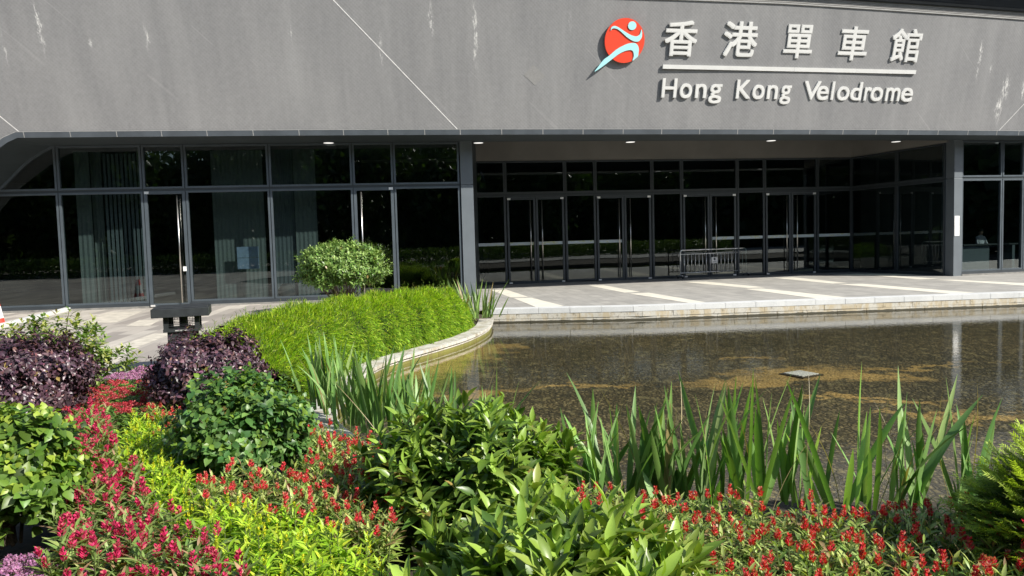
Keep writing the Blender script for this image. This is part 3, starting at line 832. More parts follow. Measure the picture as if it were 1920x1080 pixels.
# left arched bay
archx = -15.6
a0 = np.array([archx, Ff(archx)]); window(a0, mL[0], ZP, ZM0)
arch = [(x, z) for x, z in inner[:21] if z > ZM1 + .1]
arch = [(float(np.interp(ZM1, [q[1] for q in inner[:21]], [q[0] for q in inner[:21]])), ZM1)] + arch + [(mL[0][0] - .02, ZH)]
mb = MBb(); pl = [(x, Ff(x), z) for x, z in arch] + [(mL[0][0] - .02, Ff(mL[0][0]), ZM1)]
mb.add(pl, [tuple(range(len(pl)))]) ; pane_l = mb
fr = MBb()
A2 = off2(arch, -.055)
for i in range(len(arch) - 1):
    p, q, r_, s_ = arch[i], arch[i + 1], A2[i + 1], A2[i]
    for y0 in (-.05,):
        V = [(p[0], Ff(p[0]) + y0, p[1]), (q[0], Ff(q[0]) + y0, q[1]), (r_[0], Ff(r_[0]) + y0, r_[1]), (s_[0], Ff(s_[0]) + y0, s_[1])]
        V2 = [(x, y + .1, z) for x, y, z in V]
        fr.box8([V[0], V[1], V2[1], V2[0], V[3], V[2], V2[2], V2[3]])
fr.wallbox(np.array([arch[0][0], Ff(arch[0][0])]), mL[0] - np.array([.07, 0]), ZM1, ZM1 + .055, .05, .06)
fr.wallbox(mL[0] - np.array([.068, .011]), mL[0] - np.array([.012, .002]), ZM1, ZH, .05, .06)
fo = fr.build('window', M['frame']); pane_l.build('pane', M['glass'], fo)
# dark rail behind gaps and between rows, plinth below
mb = MBb(); mb.wallbox(a0, mL[0], ZM0 - .01, ZM1 + .01, .02, .05)
for i in range(6): mb.wallbox(mL[i], mL[i + 1], ZM0 - .01, ZM1 + .01, .02, .05)
for i in range(6): mb.wallbox(mR[i], mR[i + 1], ZM0 - .01, ZM1 + .01, .02, .05)
for p in mL[1:6] + mL[:1] + mR[1:]:
    mb.wallbox(p - np.array([.014, .0022]), p + np.array([.014, .0022]), .05, ZH + .005, .018, .055)
mb.each('glazing_rail', M['soffit'])
mb = MBb(); mb.wallbox(a0, mL[0], -.05, ZP - .004, .075, .1)
for i in (0, 2, 3, 5): mb.wallbox(mL[i], mL[i + 1], -.05, ZP - .004, .075, .1)
for i in range(6): mb.wallbox(mR[i], mR[i + 1], -.05, ZP - .004, .075, .1)
mb.each('sill', M['frame_lo'])
mb = MBb(); mb.wallbox(a0, mL[1], -.05, .055, .12, .1)
for i in (2, 3, 5): mb.wallbox(mL[i], mL[i + 1], -.05, .05, .12, .1)
for i in range(6): mb.wallbox(mR[i], mR[i + 1], -.05, .055, .12, .1)
mb.each('plinth', M['plinth'])
# columns
cl0, cl1 = Fp(863.5, 348.7), Fp(886.5, 348)
mb = MBb(); mb.wallbox(cl0, cl1, -.02, 3.33, .10, .45); mb.wallbox(cl0, cl1, 3.34, ZH + .3, .10, .45); mb.build('column', M['column'], bevel=.006)
cr0, cr1 = Fp(1785, 337), Fp(1800.5, 337)
mb = MBb(); mb.wallbox(cr0, cr1, -.02, 3.33, .10, .45); mb.wallbox(cr0, cr1, 3.34, ZH + .3, .10, .45); mb.build('column', M['column'], bevel=.006)
# recess back wall
def Bp(px, py): p = onB(px, py); return np.array([p[0], p[1]])
bx = [885, 947, 1059, 1115.5, 1222, 1277.5, 1381.5, 1432.6, 1531.5, 1596.5]
bp = [Bp(x, 366 - (x - 947) * .019) for x in bx]
bp[0] = bp[1] + (bp[0] - bp[1]) * 1.4
for i in range(9):
    a, b = bp[i], bp[i + 1]; nb = (i == 4)
    window(a, b, ZM1, 4.56, mat=M['frame_lo'])
    if i in (1, 3, 5, 7):
        m = (a + b) / 2; t = (b - a) / np.linalg.norm(b - a)
        mb = MBb(); mb.wallbox(a + t * .012, b - t * .012, ZM0 - .09, ZM0, .05, .06); mb.build('door_head', M['frame_lo'])
        door(a + t * .04, m, .02, ZM0 - .095, 'r', M['frame_lo'], .075, 1.5 if i != 5 else None)
        door(m, b - t * .04, .02, ZM0 - .095, 'l', M['frame_lo'], .075, 1.5 if i != 3 else None)
    else: window(a, b, .05, ZM0, mat=M['frame_lo'], band=None if nb else 1.5)
mb = MBb()
for i in range(9):
    mb.wallbox(bp[i], bp[i + 1], ZM0 - .005, ZM1 + .005, .02, .05)
for p in bp[1:]: mb.wallbox(p - np.array([.014, .0022]), p + np.array([.014, .0022]), .03, 4.57, .03, .055)
mb.each('glazing_rail', M['soffit'])
# recess side wall (right) in dark glass
s0 = bp[-1]; s1 = cr0 - np.array([.05, -.25]); sm = s0 + (s1 - s0) * .52
mb = MBb()
for a, b in ((s0, sm), (sm, s1)): pass
for a, b in ((s0, sm), (sm, s1)):
    window(a, b, ZM1, 4.56, mat=M['frame_lo']); window(a, b, .05, ZM0, mat=M['frame_lo'], band=None)
mb.wallbox(s0, s1, ZM0 - .005, ZM1 + .005, .02, .05); mb.wallbox(s0, s1, -.02, .05, .06, .05); mb.wallbox(bp[0], bp[-1], -.02, .018, .10, .05)
mb.each('side_rail', M['frame_lo'])
# lintel above the recess glazing, ceiling of the recess
mb = MBb(); mb.wallbox(bp[0] + (bp[0] - bp[1]) * 2, bp[-1], 4.575, 5.35, .10, .15); mb.wallbox(bp[-1], s1 + (s1 - s0) * .02, 4.575, 5.35, .10, .15); mb.build('lintel', M['lintel'])
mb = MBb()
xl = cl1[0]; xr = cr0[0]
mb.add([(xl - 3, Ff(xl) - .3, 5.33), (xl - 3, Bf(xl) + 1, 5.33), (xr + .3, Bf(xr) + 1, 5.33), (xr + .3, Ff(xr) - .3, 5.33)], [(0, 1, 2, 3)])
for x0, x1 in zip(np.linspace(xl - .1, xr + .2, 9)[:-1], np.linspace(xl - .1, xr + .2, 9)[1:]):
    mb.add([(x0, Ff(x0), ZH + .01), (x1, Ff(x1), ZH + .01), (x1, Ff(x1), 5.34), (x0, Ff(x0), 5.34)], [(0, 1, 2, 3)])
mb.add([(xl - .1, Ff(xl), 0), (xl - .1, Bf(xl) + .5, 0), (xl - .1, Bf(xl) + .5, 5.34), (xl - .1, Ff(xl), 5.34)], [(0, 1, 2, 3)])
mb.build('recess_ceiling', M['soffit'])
# interior shell
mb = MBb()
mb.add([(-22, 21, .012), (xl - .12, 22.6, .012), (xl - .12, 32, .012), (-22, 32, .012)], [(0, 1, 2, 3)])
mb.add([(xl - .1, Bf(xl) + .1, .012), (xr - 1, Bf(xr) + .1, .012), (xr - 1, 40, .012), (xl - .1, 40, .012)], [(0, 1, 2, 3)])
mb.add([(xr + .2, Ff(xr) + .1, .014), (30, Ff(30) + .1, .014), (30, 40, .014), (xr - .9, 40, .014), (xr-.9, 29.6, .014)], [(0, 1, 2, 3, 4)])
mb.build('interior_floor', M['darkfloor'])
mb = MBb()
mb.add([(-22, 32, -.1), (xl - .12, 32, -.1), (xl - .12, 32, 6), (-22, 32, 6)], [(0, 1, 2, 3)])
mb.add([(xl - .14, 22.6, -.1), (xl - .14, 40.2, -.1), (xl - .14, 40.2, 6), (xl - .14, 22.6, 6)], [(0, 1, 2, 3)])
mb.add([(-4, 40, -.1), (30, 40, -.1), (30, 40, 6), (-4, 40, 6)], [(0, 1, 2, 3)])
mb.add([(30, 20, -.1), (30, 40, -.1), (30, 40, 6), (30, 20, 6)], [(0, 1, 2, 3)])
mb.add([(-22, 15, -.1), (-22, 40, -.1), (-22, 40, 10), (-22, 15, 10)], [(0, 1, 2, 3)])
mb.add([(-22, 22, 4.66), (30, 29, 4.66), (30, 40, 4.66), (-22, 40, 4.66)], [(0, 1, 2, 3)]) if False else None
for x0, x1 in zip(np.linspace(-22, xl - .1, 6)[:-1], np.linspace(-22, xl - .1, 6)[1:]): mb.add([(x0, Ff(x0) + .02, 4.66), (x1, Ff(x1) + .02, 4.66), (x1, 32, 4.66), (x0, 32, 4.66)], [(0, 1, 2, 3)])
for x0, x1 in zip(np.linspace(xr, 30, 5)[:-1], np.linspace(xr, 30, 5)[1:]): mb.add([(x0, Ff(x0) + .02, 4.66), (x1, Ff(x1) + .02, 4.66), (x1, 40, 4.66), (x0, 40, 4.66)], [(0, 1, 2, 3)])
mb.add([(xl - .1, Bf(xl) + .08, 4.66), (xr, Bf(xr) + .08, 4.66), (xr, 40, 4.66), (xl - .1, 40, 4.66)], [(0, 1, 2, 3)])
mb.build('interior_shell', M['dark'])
mb = MBb(); mb.wallbox(s0 + np.array([.5, .2]), s1 + np.array([.75, .9]), 0, 4.6, .05, .05); mb.build('added_dark_screen', M['dark'])  # dark panel added to darken the view through the side glass

# ---- things inside, seen through the glass
def behind(px, py, gapm): # point behind the facade along the ray, gapm metres past the glass
    return hit(px, py, lambda X, z: Ff(X) + gapm)
def curtain(name, label, x0, x1, gapm, mat, z0=.03, z1=4.55, fold=.012, nf=None, group=None, cat='curtain'):
    a = behind(x0, 480, gapm); b = behind(x1, 480, gapm); L_ = np.linalg.norm(b - a); nn = nf or max(6, int(L_ / .06)); mb = MB()
    rng = np.random.default_rng(int(x0)); V = []
    for i in range(nn + 1):
        p = a + (b - a) * i / nn; q = fold * (1 if i % 2 else -1) * rng.uniform(.5, 1)
        V.append((p[0] - a[0], p[1] - a[1] + q))
    vs = [(x, y, z0) for x, y in V] + [(x, y, z1) for x, y in V]
    mb.add(vs, [(i, i + 1, nn + 2 + i, nn + 1 + i) for i in range(nn)])
    o = mb.build(name, mat); o.location = (a[0], a[1], 0); o.rotation_euler = (0, 0, 0)
    return tag(o, label, cat, group)
curtain('curtain', 'pale folded curtain hanging behind glass left of the slatted blind', 150, 178, .7, M['curtain'])
curtain('curtain', 'pale folded curtain next to the slatted blind behind glass', 180, 200, .9, M['curtain'])
curtain('curtain', 'wide pale curtain behind glass with a blue board leaning on it', 404, 500, 1.0, M['curtain'])
curtain('curtain', 'grey green curtain behind glass beside the round bush', 517, 556, 1.0, M['curtain2'])
curtain('curtain', 'pale curtain behind glass partly hidden by the round bush', 557, 598, .9, M['curtain'])
vb = empty('vertical_blind', (behind(205, 480, .6)[0], behind(205, 480, .6)[1], 0), 'row of grey vertical slats behind the glass left of the first door', 'blind')
for i in range(9):
    p = behind(206 + i * 8, 480, .6); mb = MB(); mb.box((p[0] - vb.location.x, p[1] - vb.location.y, 2.25), (.075, .01, 4.4), .12)
    mb.build('slat', M['curtain2'], vb)
p = behind(466, 500, .6); bb = MB(); bb.box((0, 0, 0), (.62, .03, .32), .1); bb.box((0, 0, .335), (.62, .03, .32), .1)
o = bb.build('notice_board', M['board']); o.location = (p[0], p[1], 1.17); tag(o, 'pale blue double board standing behind the glass in front of the wide curtain', 'board')
p = behind(538, 552, .45); mb = MB()
pr = [(.10, 0), (.20, .06), (.25, .2), (.24, .34), (.17, .45), (.12, .49), (.135, .52)]
k = 20
for i, (r_, z) in enumerate(pr):
    mb.v += [(r_ * math.cos(2 * math.pi * j / k), r_ * math.sin(2 * math.pi * j / k), z) for j in range(k)]
for i in range(len(pr) - 1):
    for j in range(k): mb.f.append((i * k + j, i * k + (j + 1) % k, (i + 1) * k + (j + 1) % k, (i + 1) * k + j))
mb.f.append(tuple(range(k))[::-1])
o = mb.build('jar', M['dark'], smooth=True); o.location = (p[0], p[1], .02); tag(o, 'dark round jar on the floor behind the glass beside the round bush', 'jar')
# reception desk in the right wing
p = behind(1835, 470, 1.6); dk = empty('reception_desk', (p[0], p[1], 0), 'reception desk behind the glass of the right wing', 'desk')
mb = MB(); mb.box((-.45, 0, .5), (1.5, .5, .95), .2); mb.build('desk_front', M['curtain2'], dk, bevel=.01)
mb = MB(); mb.box((.1, .1, 1.0), (2.7, .7, .05), .2); mb.build('desk_top', M['dark'], dk, bevel=.01)
mb = MB(); mb.box((1.25, .25, .5), (.12, .5, .95), .2); mb.build('desk_leg', M['curtain2'], dk, bevel=.01)

# person behind the desk: one skinned body
def person(name, label, loc, rz, joints, bones, radii, parts):
    me = bpy.data.meshes.new(name); me.from_pydata(joints, bones, []); o = bpy.data.objects.new(name, me); link(o)
    me.materials.append(M['shirt'])
    sk = o.modifiers.new('skin', 'SKIN'); 
    sv = me.skin_vertices[0].data if me.skin_vertices else None
    if sv is None:
        return o
    for i, r_ in enumerate(radii): sv[i].radius = (r_, r_)
    sv[0].use_root = True
    s = o.modifiers.new('sub', 'SUBSURF'); s.levels = 2; s.render_levels = 2
    o.location = loc; o.rotation_euler = (0, 0, rz); tag(o, label, 'person'); return o
def grow_person():
    J = [(0, 0, .95), (0, .0, 1.15), (0, -.03, 1.36), (0, -.04, 1.46), (0, -.05, 1.56), (.0, -.05, 1.66),
         (-.18, -.03, 1.38), (-.24, -.12, 1.12), (-.14, -.34, 1.08), (-.09, -.42, 1.08),
         (.18, -.03, 1.38), (.24, -.12, 1.12), (.14, -.34, 1.08), (.09, -.42, 1.08),
         (-.1, 0, .9), (-.11, -.02, .5), (-.11, .02, .08), (-.11, -.12, .04), (.1, 0, .9), (.11, -.02, .5), (.11, .02, .08), (.11, -.12, .04)]
    Bn = [(0, 1), (1, 2), (2, 3), (3, 4), (4, 5), (2, 6), (6, 7), (7, 8), (8, 9), (2, 10), (10, 11), (11, 12), (12, 13), (0, 14), (14, 15), (15, 16), (16, 17), (0, 18), (18, 19), (19, 20), (20, 21)]
    Rd = [.14, .13, .14, .055, .085, .075, .06, .045, .035, .03, .06, .045, .035, .03, .085, .06, .04, .035, .085, .06, .04, .035]
    me = bpy.data.meshes.new('person'); me.from_pydata(J, Bn, []); o = bpy.data.objects.new('person', me)
    o2 = link(o); bpy.context.view_layer.objects.active = o
    o.modifiers.new('skin', 'SKIN')
    if not me.skin_vertices:
        import bmesh
        bm = bmesh.new(); bm.from_mesh(me); lay = bm.verts.layers.skin.verify()
        bm.verts.ensure_lookup_table()
        for i, v in enumerate(bm.verts): v[lay].radius = (Rd[i], Rd[i]); v[lay].use_root = (i == 0)
        bm.to_mesh(me); bm.free()
    else:
        for i, r_ in enumerate(Rd): me.skin_vertices[0].data[i].radius = (r_, r_)
    s = o.modifiers.new('sub', 'SUBSURF'); s.levels = 2; s.render_levels = 2
    dg = bpy.context.evaluated_depsgraph_get(); m2 = bpy.data.meshes.new_from_object(o.evaluated_get(dg))
    o.modifiers.clear(); o.data = m2
    m2.materials.clear(); m2.materials.append(M['shirt']); m2.materials.append(M['skin']); m2.materials.append(M['dark'])
    for p_ in m2.polygons:
        c = p_.center; p_.material_index = 1 if (c.z > 1.47 or (c.y < -.16 and c.z > 1.0)) else (2 if c.z < .93 else 0)
        p_.use_smooth = True
    hb = MB(); k = 14
    for i in range(6):
        th = math.pi / 2 * i / 5 * 1.15; z = 1.63 + .115 * math.cos(th); r_ = .098 * math.sin(th)
        hb.v += [(r_ * math.cos(2 * math.pi * j / k), -.035 + r_ * 1.1 * math.sin(2 * math.pi * j / k), z) for j in range(k)]
    for i in range(5):
        for j in range(k): hb.f.append((i * k + j, i * k + (j + 1) % k, (i + 1) * k + (j + 1) % k, (i + 1) * k + j))
    hb.build('hair', M['hair'], o, smooth=True)
    return o
pe = grow_person(); p = behind(1836, 470, 2.2); pe.location = (p[0], p[1], -.12); pe.rotation_euler = (0, 0, .3)
tag(pe, 'person in a white shirt leaning over the reception desk behind the glass', 'person')

# notices on the right column
cd = (cr1 - cr0) / np.linalg.norm(cr1 - cr0); nn_ = np.array([cd[1], -cd[0]])
for (y, lab) in ((414.5, 'upper white notice plate on the grey column right of the entrance'), (433, 'lower white notice plate on the grey column right of the entrance')):
    c = onF(1789.5, y); q = np.array([c[0], c[1]]) + nn_ * .103
    mb = MB(); mb.wallbox(-cd * .10, cd * .10, -.172, .172, .012, 0); o = mb.build('notice_plate', M['white'], bevel=.002); o.location = (q[0], q[1], c[2]); tag(o, lab, 'notice', 'notice plates on the column')

# ================================================================== SIGN
s0p, s1p = onW(1243, 127), onW(1717, 141)
uax = s1p - s0p; uax[2] = 0; uax /= np.linalg.norm(uax)
vax = np.array([0, -math.sin(math.radians(15)), math.cos(math.radians(15))]); vax = vax - uax * (vax @ uax); vax /= np.linalg.norm(vax)
wax = np.cross(uax, vax)            # outward normal
SO = s0p
def sgn(px, py, off=0.0):
    d = ray(px, py); o_ = SO + wax * off; t = ((o_ - CO) @ wax) / (d @ wax); p = CO + d * t - SO; return np.array([p @ uax, p @ vax])
ROT = Matrix(((uax[0], vax[0], wax[0]), (uax[1], vax[1], wax[1]), (uax[2], vax[2], wax[2])))
SM = Matrix.Translation(Vector(SO)) @ ROT.to_4x4()
FRONT = .075
sign = empty('building_sign', (0, 0, 0), 'raised white lettering in Chinese and English on the leaning grey wall', 'sign')
sign.matrix_world = SM
def glyph(ch, offv):
    cu = bpy.data.curves.new('glyph', 'FONT'); cu.body = ch; cu.size = 1.0; cu.offset = offv; cu.extrude = 0.0; cu.fill_mode = 'NONE' if False else 'BOTH'
    cu.resolution_u = 6; cu.extrude = .02
    o = bpy.data.objects.new('glyph', cu); COL.objects.link(o)
    dg = bpy.context.evaluated_depsgraph_get(); me = bpy.data.meshes.new_from_object(o.evaluated_get(dg))
    bpy.data.objects.remove(o); return me
def place_glyph(ch, name, u0_, u1_, v0_, v1_, wt, deep=.05):
    """extruded glyph; weight is added with copies shifted by wt, each 1.5 mm behind the last so no faces coincide"""
    me = glyph(ch, 0.0); n = len(me.vertices); co = np.zeros(n * 3, np.float32); me.vertices.foreach_get('co', co); co = co.reshape(-1, 3)
    mn, mx = co.min(0), co.max(0); V, F = [], []
    faces = [tuple(p.vertices) for p in me.polygons]
    for q, (du, dv) in enumerate([(0, 0), (1, 1), (-1, -1), (1, -1), (-1, 1)] if wt else [(0, 0)]):
        c = co.copy()
        c[:, 0] = u0_ + wt + (co[:, 0] - mn[0]) / (mx[0] - mn[0]) * (u1_ - u0_ - 2 * wt) + du * wt
        c[:, 1] = v0_ + wt + (co[:, 1] - mn[1]) / (mx[1] - mn[1]) * (v1_ - v0_ - 2 * wt) + dv * wt
        c[:, 2] = np.where(co[:, 2] > 0, FRONT - q * .0015, FRONT - deep)
        b = len(V); V += [tuple(float(x) for x in p) for p in c]; F += [tuple(i + b for i in f) for f in faces]
    m2 = bpy.data.meshes.new(name); m2.from_pydata(V, [], F); m2.update(); m2.materials.append(M['sign_white'])
    o = bpy.data.objects.new(name, m2); link(o, sign); return o
def bar2(u0_, u1_, v0_, v1_, name='underline'):
    mb = MB(); mb.box(((u0_ + u1_) / 2, (v0_ + v1_) / 2, FRONT - .025), (u1_ - u0_, v1_ - v0_, .05)); return mb.build(name, M['sign_white'], sign)
# Chinese characters: pixel boxes (left, right at mid height; top, bottom at mid width)
for ch, l, r_, t_, b_ in [('香', 1247, 1308, 38, 105.5), ('港', 1357, 1421, 40, 106.5), ('單', 1471, 1525, 46, 109.5), ('車', 1574, 1628, 49.5, 113.5), ('館', 1672, 1727, 54, 116.5)]:
    mx_, my_ = (l + r_) / 2, (t_ + b_) / 2; h_ = (r_ - l) / 2
    a = sgn(l, my_, FRONT); b = sgn(r_, my_, FRONT); c = sgn(mx_, t_, FRONT); d = sgn(mx_, b_, FRONT)
    place_glyph(ch, 'character', a[0], b[0], d[1], c[1], .017)
# underline in four lengths
a, b, c, d = sgn(1243.5, 119.5, FRONT), sgn(1718, 133, FRONT), sgn(1243, 127, FRONT), sgn(1717, 140.5, FRONT)
v_hi = (a[1] + b[1]) / 2; v_lo = (c[1] + d[1]) / 2; us = np.linspace(a[0], b[0], 5)
for i in range(4): bar2(us[i] + (.004 if i else 0), us[i + 1], v_lo, v_hi)
# English words
base1 = sgn(1241, 183, FRONT)[1]; base2 = sgn(1560, 187.5, FRONT)[1]; base3 = sgn(1712, 190.5, FRONT)[1]
bl = lambda u: np.interp(u, [sgn(1241, 183, FRONT)[0], sgn(1560, 187.5, FRONT)[0], sgn(1712, 190.5, FRONT)[0]], [base1, base2, base3])
cap = sgn(1243, 146.5, FRONT)[1] - base1; capn = sgn(1509, 152.5, FRONT)[1] - base2
letters = [('H', 1241, 1269, 183), ('o', 1275, 1298, 183), ('n', 1304, 1325, 183), ('g', 1330, 1354, 183), ('K', 1381, 1408, 183), ('o', 1411.5, 1434, 183.5), ('n', 1439, 1459, 184), ('g', 1464, 1484, 184),
           ('V', 1507, 1538, 186), ('e', 1532, 1554, 187), ('l', 1559, 1564, 187), ('o', 1570, 1593, 188), ('d', 1595, 1616, 188), ('r', 1621, 1634, 189), ('o', 1633, 1656, 189.5), ('m', 1661, 1688, 190), ('e', 1690, 1712, 190.5)]
XH = .74
for ch, l, r_, by in letters:
    my = by - 14
    u0_ = sgn(l, my, FRONT)[0]; u1_ = sgn(r_, my, FRONT)[0]; base = bl((u0_ + u1_) / 2)
    top = base + (cap if ch in 'HKVld' else cap * XH); bot = base
    if ch == 'g': bot = base - cap * .27
    if ch in 'oe': bot -= .012; top += .006
    place_glyph(ch, 'letter', u0_, u1_, bot, top, .011)

# emblem
em = empty('emblem', (0, 0, 0), 'round red emblem with pale blue dancing figure left of the wall lettering', 'emblem'); em.matrix_world = SM
k = 64
cc = [sgn(1171.5 , 76.5, FRONT)]
dl_, dr_, dt_, db_ = sgn(1134, 77, FRONT), sgn(1208.5, 77, FRONT), sgn(1173, 33.5, FRONT), sgn(1169, 118, FRONT)
cu_, cv_ = (dl_[0] + dr_[0]) / 2, (dt_[1] + db_[1]) / 2; ru, rv = (dr_[0] - dl_[0]) / 2, (dt_[1] - db_[1]) / 2
def plate(name, pts, z0, z1, mat, par):
    mb = MB(); n = len(pts); mb.add([(u, v, z0) for u, v in pts] + [(u, v, z1) for u, v in pts], [tuple(range(n, 2 * n))] + [(i, (i + 1) % n, n + (i + 1) % n, n + i) for i in range(n)])
    return mb.build(name, mat, par)
plate('disc', [(cu_ + ru * math.cos(2 * math.pi * i / k), cv_ + rv * math.sin(2 * math.pi * i / k)) for i in range(k)], .03, FRONT, M['sign_red'], em)
def z2(x, y): return (1100 + x / 8.71, 20 + y / 8.71)
def spl(P, n=6):
    P = [np.array(p, float) for p in P]; m = len(P); out = []
    for i in range(m):
        p0, p1, p2, p3 = P[i - 1], P[i], P[(i + 1) % m], P[(i + 2) % m]
        for q in range(n):
            t = q / n; out.append(.5 * ((2 * p1) + (-p0 + p2) * t + (2 * p0 - 5 * p1 + 4 * p2 - p3) * t * t + (-p0 + 3 * p1 - 3 * p2 + p3) * t ** 3))
    return out
arms = [(395, 325), (400, 285), (430, 255), (480, 252), (550, 290), (640, 350), (730, 400), (810, 420), (860, 395), (885, 345), (893, 305), (905, 345), (905, 410), (885, 465), (845, 503), (795, 505), (730, 480), (650, 425), (570, 350), (500, 300), (445, 288), (412, 300)]
legs = [(130, 995), (200, 900), (280, 800), (370, 735), (480, 640), (590, 575), (690, 535), (780, 528), (830, 560), (852, 620), (848, 690), (838, 745), (800, 780), (750, 815), (770, 740), (760, 670), (725, 645), (640, 655), (540, 700), (430, 780), (330, 860), (220, 940)]
for nm, pts in (('figure_arms', arms), ('figure_legs', legs)):
    q = [sgn(*z2(*p), FRONT + .02) for p in (spl(pts, 4))]; q = q[::-1]
    plate(nm, [tuple(p) for p in q], FRONT + .001, FRONT + .02, M['sign_blue'], em)
q = sgn(*z2(745, 245), FRONT + .02); qr = sgn(*z2(812, 245), FRONT + .02)[0] - q[0]
plate('figure_head', [(q[0] + qr * math.cos(2 * math.pi * i / 32), q[1] + qr * .95 * math.sin(2 * math.pi * i / 32)) for i in range(32)], FRONT + .001, FRONT + .02, M['sign_blue'], em)

# ================================================================== STREET FURNITURE
# crowd barrier
pa, pb = onz(1276, 523), onz(1399, 516.5)
bt = (pb - pa); BL = np.linalg.norm(bt); bt /= BL; ba = math.atan2(bt[1], bt[0])
br_ = empty('crowd_barrier', (pa[0], pa[1], 0), 'silver tubular crowd barrier on castors carrying a small notice before the doors', 'barrier', rz=ba)
mb = MB(); r_ = .024; z0, zt = .22, 1.08; cr = .09
arc = [(0 + cr - cr * math.cos(a_), 0, zt - cr + cr * math.sin(a_)) for a_ in np.linspace(0, math.pi / 2, 7)]
arc2 = [(BL - x, y, z) for x, y, z in arc[::-1]]
mb.tube([(0, 0, .13)] + arc + arc2 + [(BL, 0, .13)], r_, 8); mb.tube([(0, 0, z0), (BL, 0, z0)], .016, 8); mb.tube([(0, 0, .93), (BL, 0, .93)], .016, 8)
mb.build('barrier_frame', M['steel2'], br_, smooth=True)
for i in range(17):
    x = BL * (i + 1) / 18; mb = MB(); mb.tube([(x, 0, z0), (x, 0, .93)], .0125, 6); mb.build('bar', M['steel2'], br_, smooth=True)
for x in (0, BL):
    mb = MB(); mb.tube([(x, -.16, .12), (x, .16, .12)], .016, 8)
    for y in (-.16, .16): mb.tube([(x, y, .12), (x, y, .07)], .012, 6)
    mb.build('foot', M['steel2'], br_)
    for y in (-.16, .16): mb = MB(); mb.tube([(x - .014, y, .045), (x + .014, y, .045)], .045, 14); mb.build('castor', M['iron'], br_)
mb = MB(); mb.tube([(0, 0, .92), (-.07, 0, .92), (-.075, 0, .84)], .009, 6); mb.build('hook', M['steel2'], br_)
nb_ = MB(); nb_.box((BL * .505, -.026, .66), (.28, .008, .24)); nbo = nb_.build('notice', M['white'], br_)
nb_ = MB(); nb_.v = [(BL * .505 + .05 * math.cos(2 * math.pi * j / 16), -.0325, .705 + .05 * math.sin(2 * math.pi * j / 16)) for j in range(16)]; nb_.f = [tuple(range(16))]; nb_.build('notice_mark', M['frame_lo'], nbo)
nb_ = MB(); nb_.box((BL * .505, -.0325, .61), (.14, .003, .012)); nb_.box((BL * .505, -.0325, .59), (.18, .003, .01)); nb_.build('notice_lines', M['joint'], nbo)
# dark queue stand behind the barrier
pq = onz(1257, 514); qs = empty('queue_stand', (pq[0], pq[1] - .1, 0), 'low black metal stand just left of the crowd barrier by the doors', 'stand')
mb = MB(); mb.tube([(0, 0, 0), (0, 0, .02)], .16, 20); mb.tube([(0, 0, .02), (0, 0, .62)], .022, 8); mb.build('post', M['iron'], qs)
mb = MB(); mb.tube([(0, 0, .50), (1.6, .2, .50)], .012, 6); mb.tube([(0, 0, .14), (1.6, .2, .14)], .012, 6)
for x in (.25, .55, .9, 1.25, 1.6): mb.tube([(x, x / 8, .14), (x, x / 8, .50)], .008, 6)
mb.build('rail', M['iron'], qs)

# louvred bollard lamp by the path
c0 = onz(348, 696); lx, ly = c0[0], c0[1]
lb = empty('bollard_lamp', (lx, ly, -.05), 'dark square garden lamp with broad flat cap and louvred head behind the purple shrub', 'lamp', rz=.33)
Sx = ly / 1387.0
mb = MB(); mb.box((0, 0, .87), (.70, .60, .115)); mb.box((0, 0, .935), (.66, .56, .012)); mb.build('cap', M['iron'], lb, bevel=.006)
mb = MB(); W_, D_2 = .44, .40
for x in (-1, 1):
    for y in (-1, 1): mb.box((x * (W_ / 2 - .03), y * (D_2 / 2 - .03), .72), (.06, .06, .19))
mb.box((0, 0, .63), (W_ + .01, D_2 + .01, .04))
for (xa, xb) in ((-.16, -.133), (-.04, .049), (.147, .16)): mb.box(((xa + xb) / 2, D_2 / 2 - .02, .73), (xb - xa, .02, .165))
for k_ in range(7):
    z = .662 + k_ * .0225
    mb.box((0, -(D_2 / 2 - .02), z), (W_ - .1, .012, .0055))
    for x in (-1, 1): mb.box((x * (W_ / 2 - .022), 0, z), (.014, D_2 - .12, .008))
rng = np.random.default_rng(4)
for k_ in range(6):
    for x in (-.115, -.085, -.055, .07, .10, .13):
        if rng.random() < .6: mb.box((x + rng.uniform(-.01, .01), -D_2 / 2 + .0195, .673 + k_ * .0225), (.005, .011, .017))
mb.tube([(0, 0, .65), (0, 0, .815)], .045, 10)
mb.build('louvred_head', M['iron'], lb)
mb = MB(); mb.box((0, 0, .30), (.36, .34, .62)); mb.build('pillar', M['iron'], lb, bevel=.008)
mb = MB(); mb.box((0, -D_2 / 2 - .007, .628), (.16, .004, .014)); mb.build('nameplate', M['joint'], lb)

# traffic cone at the left edge
cp = onz(-5, 613)
tc = empty('traffic_cone', (cp[0], cp[1], 0), 'red and white traffic cone standing on the paving at the left edge', 'traffic cone')
M['cone_red'] = simple('cone_red', (.75, .05, .03), .5, 0, .05, 6)
def frustum(r0_, r1_, z0, z1, mat, nm, k=24):
    mb = MB(); mb.tube([(0, 0, z0), (0, 0, z1)], [r0_, r1_], k); return mb.build(nm, mat, tc, smooth=False)
mb = MB(); mb.box((0, 0, .02), (.42, .42, .04)); mb.build('cone_base', M['cone_red'], tc, bevel=.01)
frustum(.165, .135, .04, .20, M['cone_red'], 'cone_body'); frustum(.1345, .09, .2005, .47, M['white'], 'white_sleeve'); frustum(.0895, .055, .4705, .66, M['cone_red'], 'cone_top')
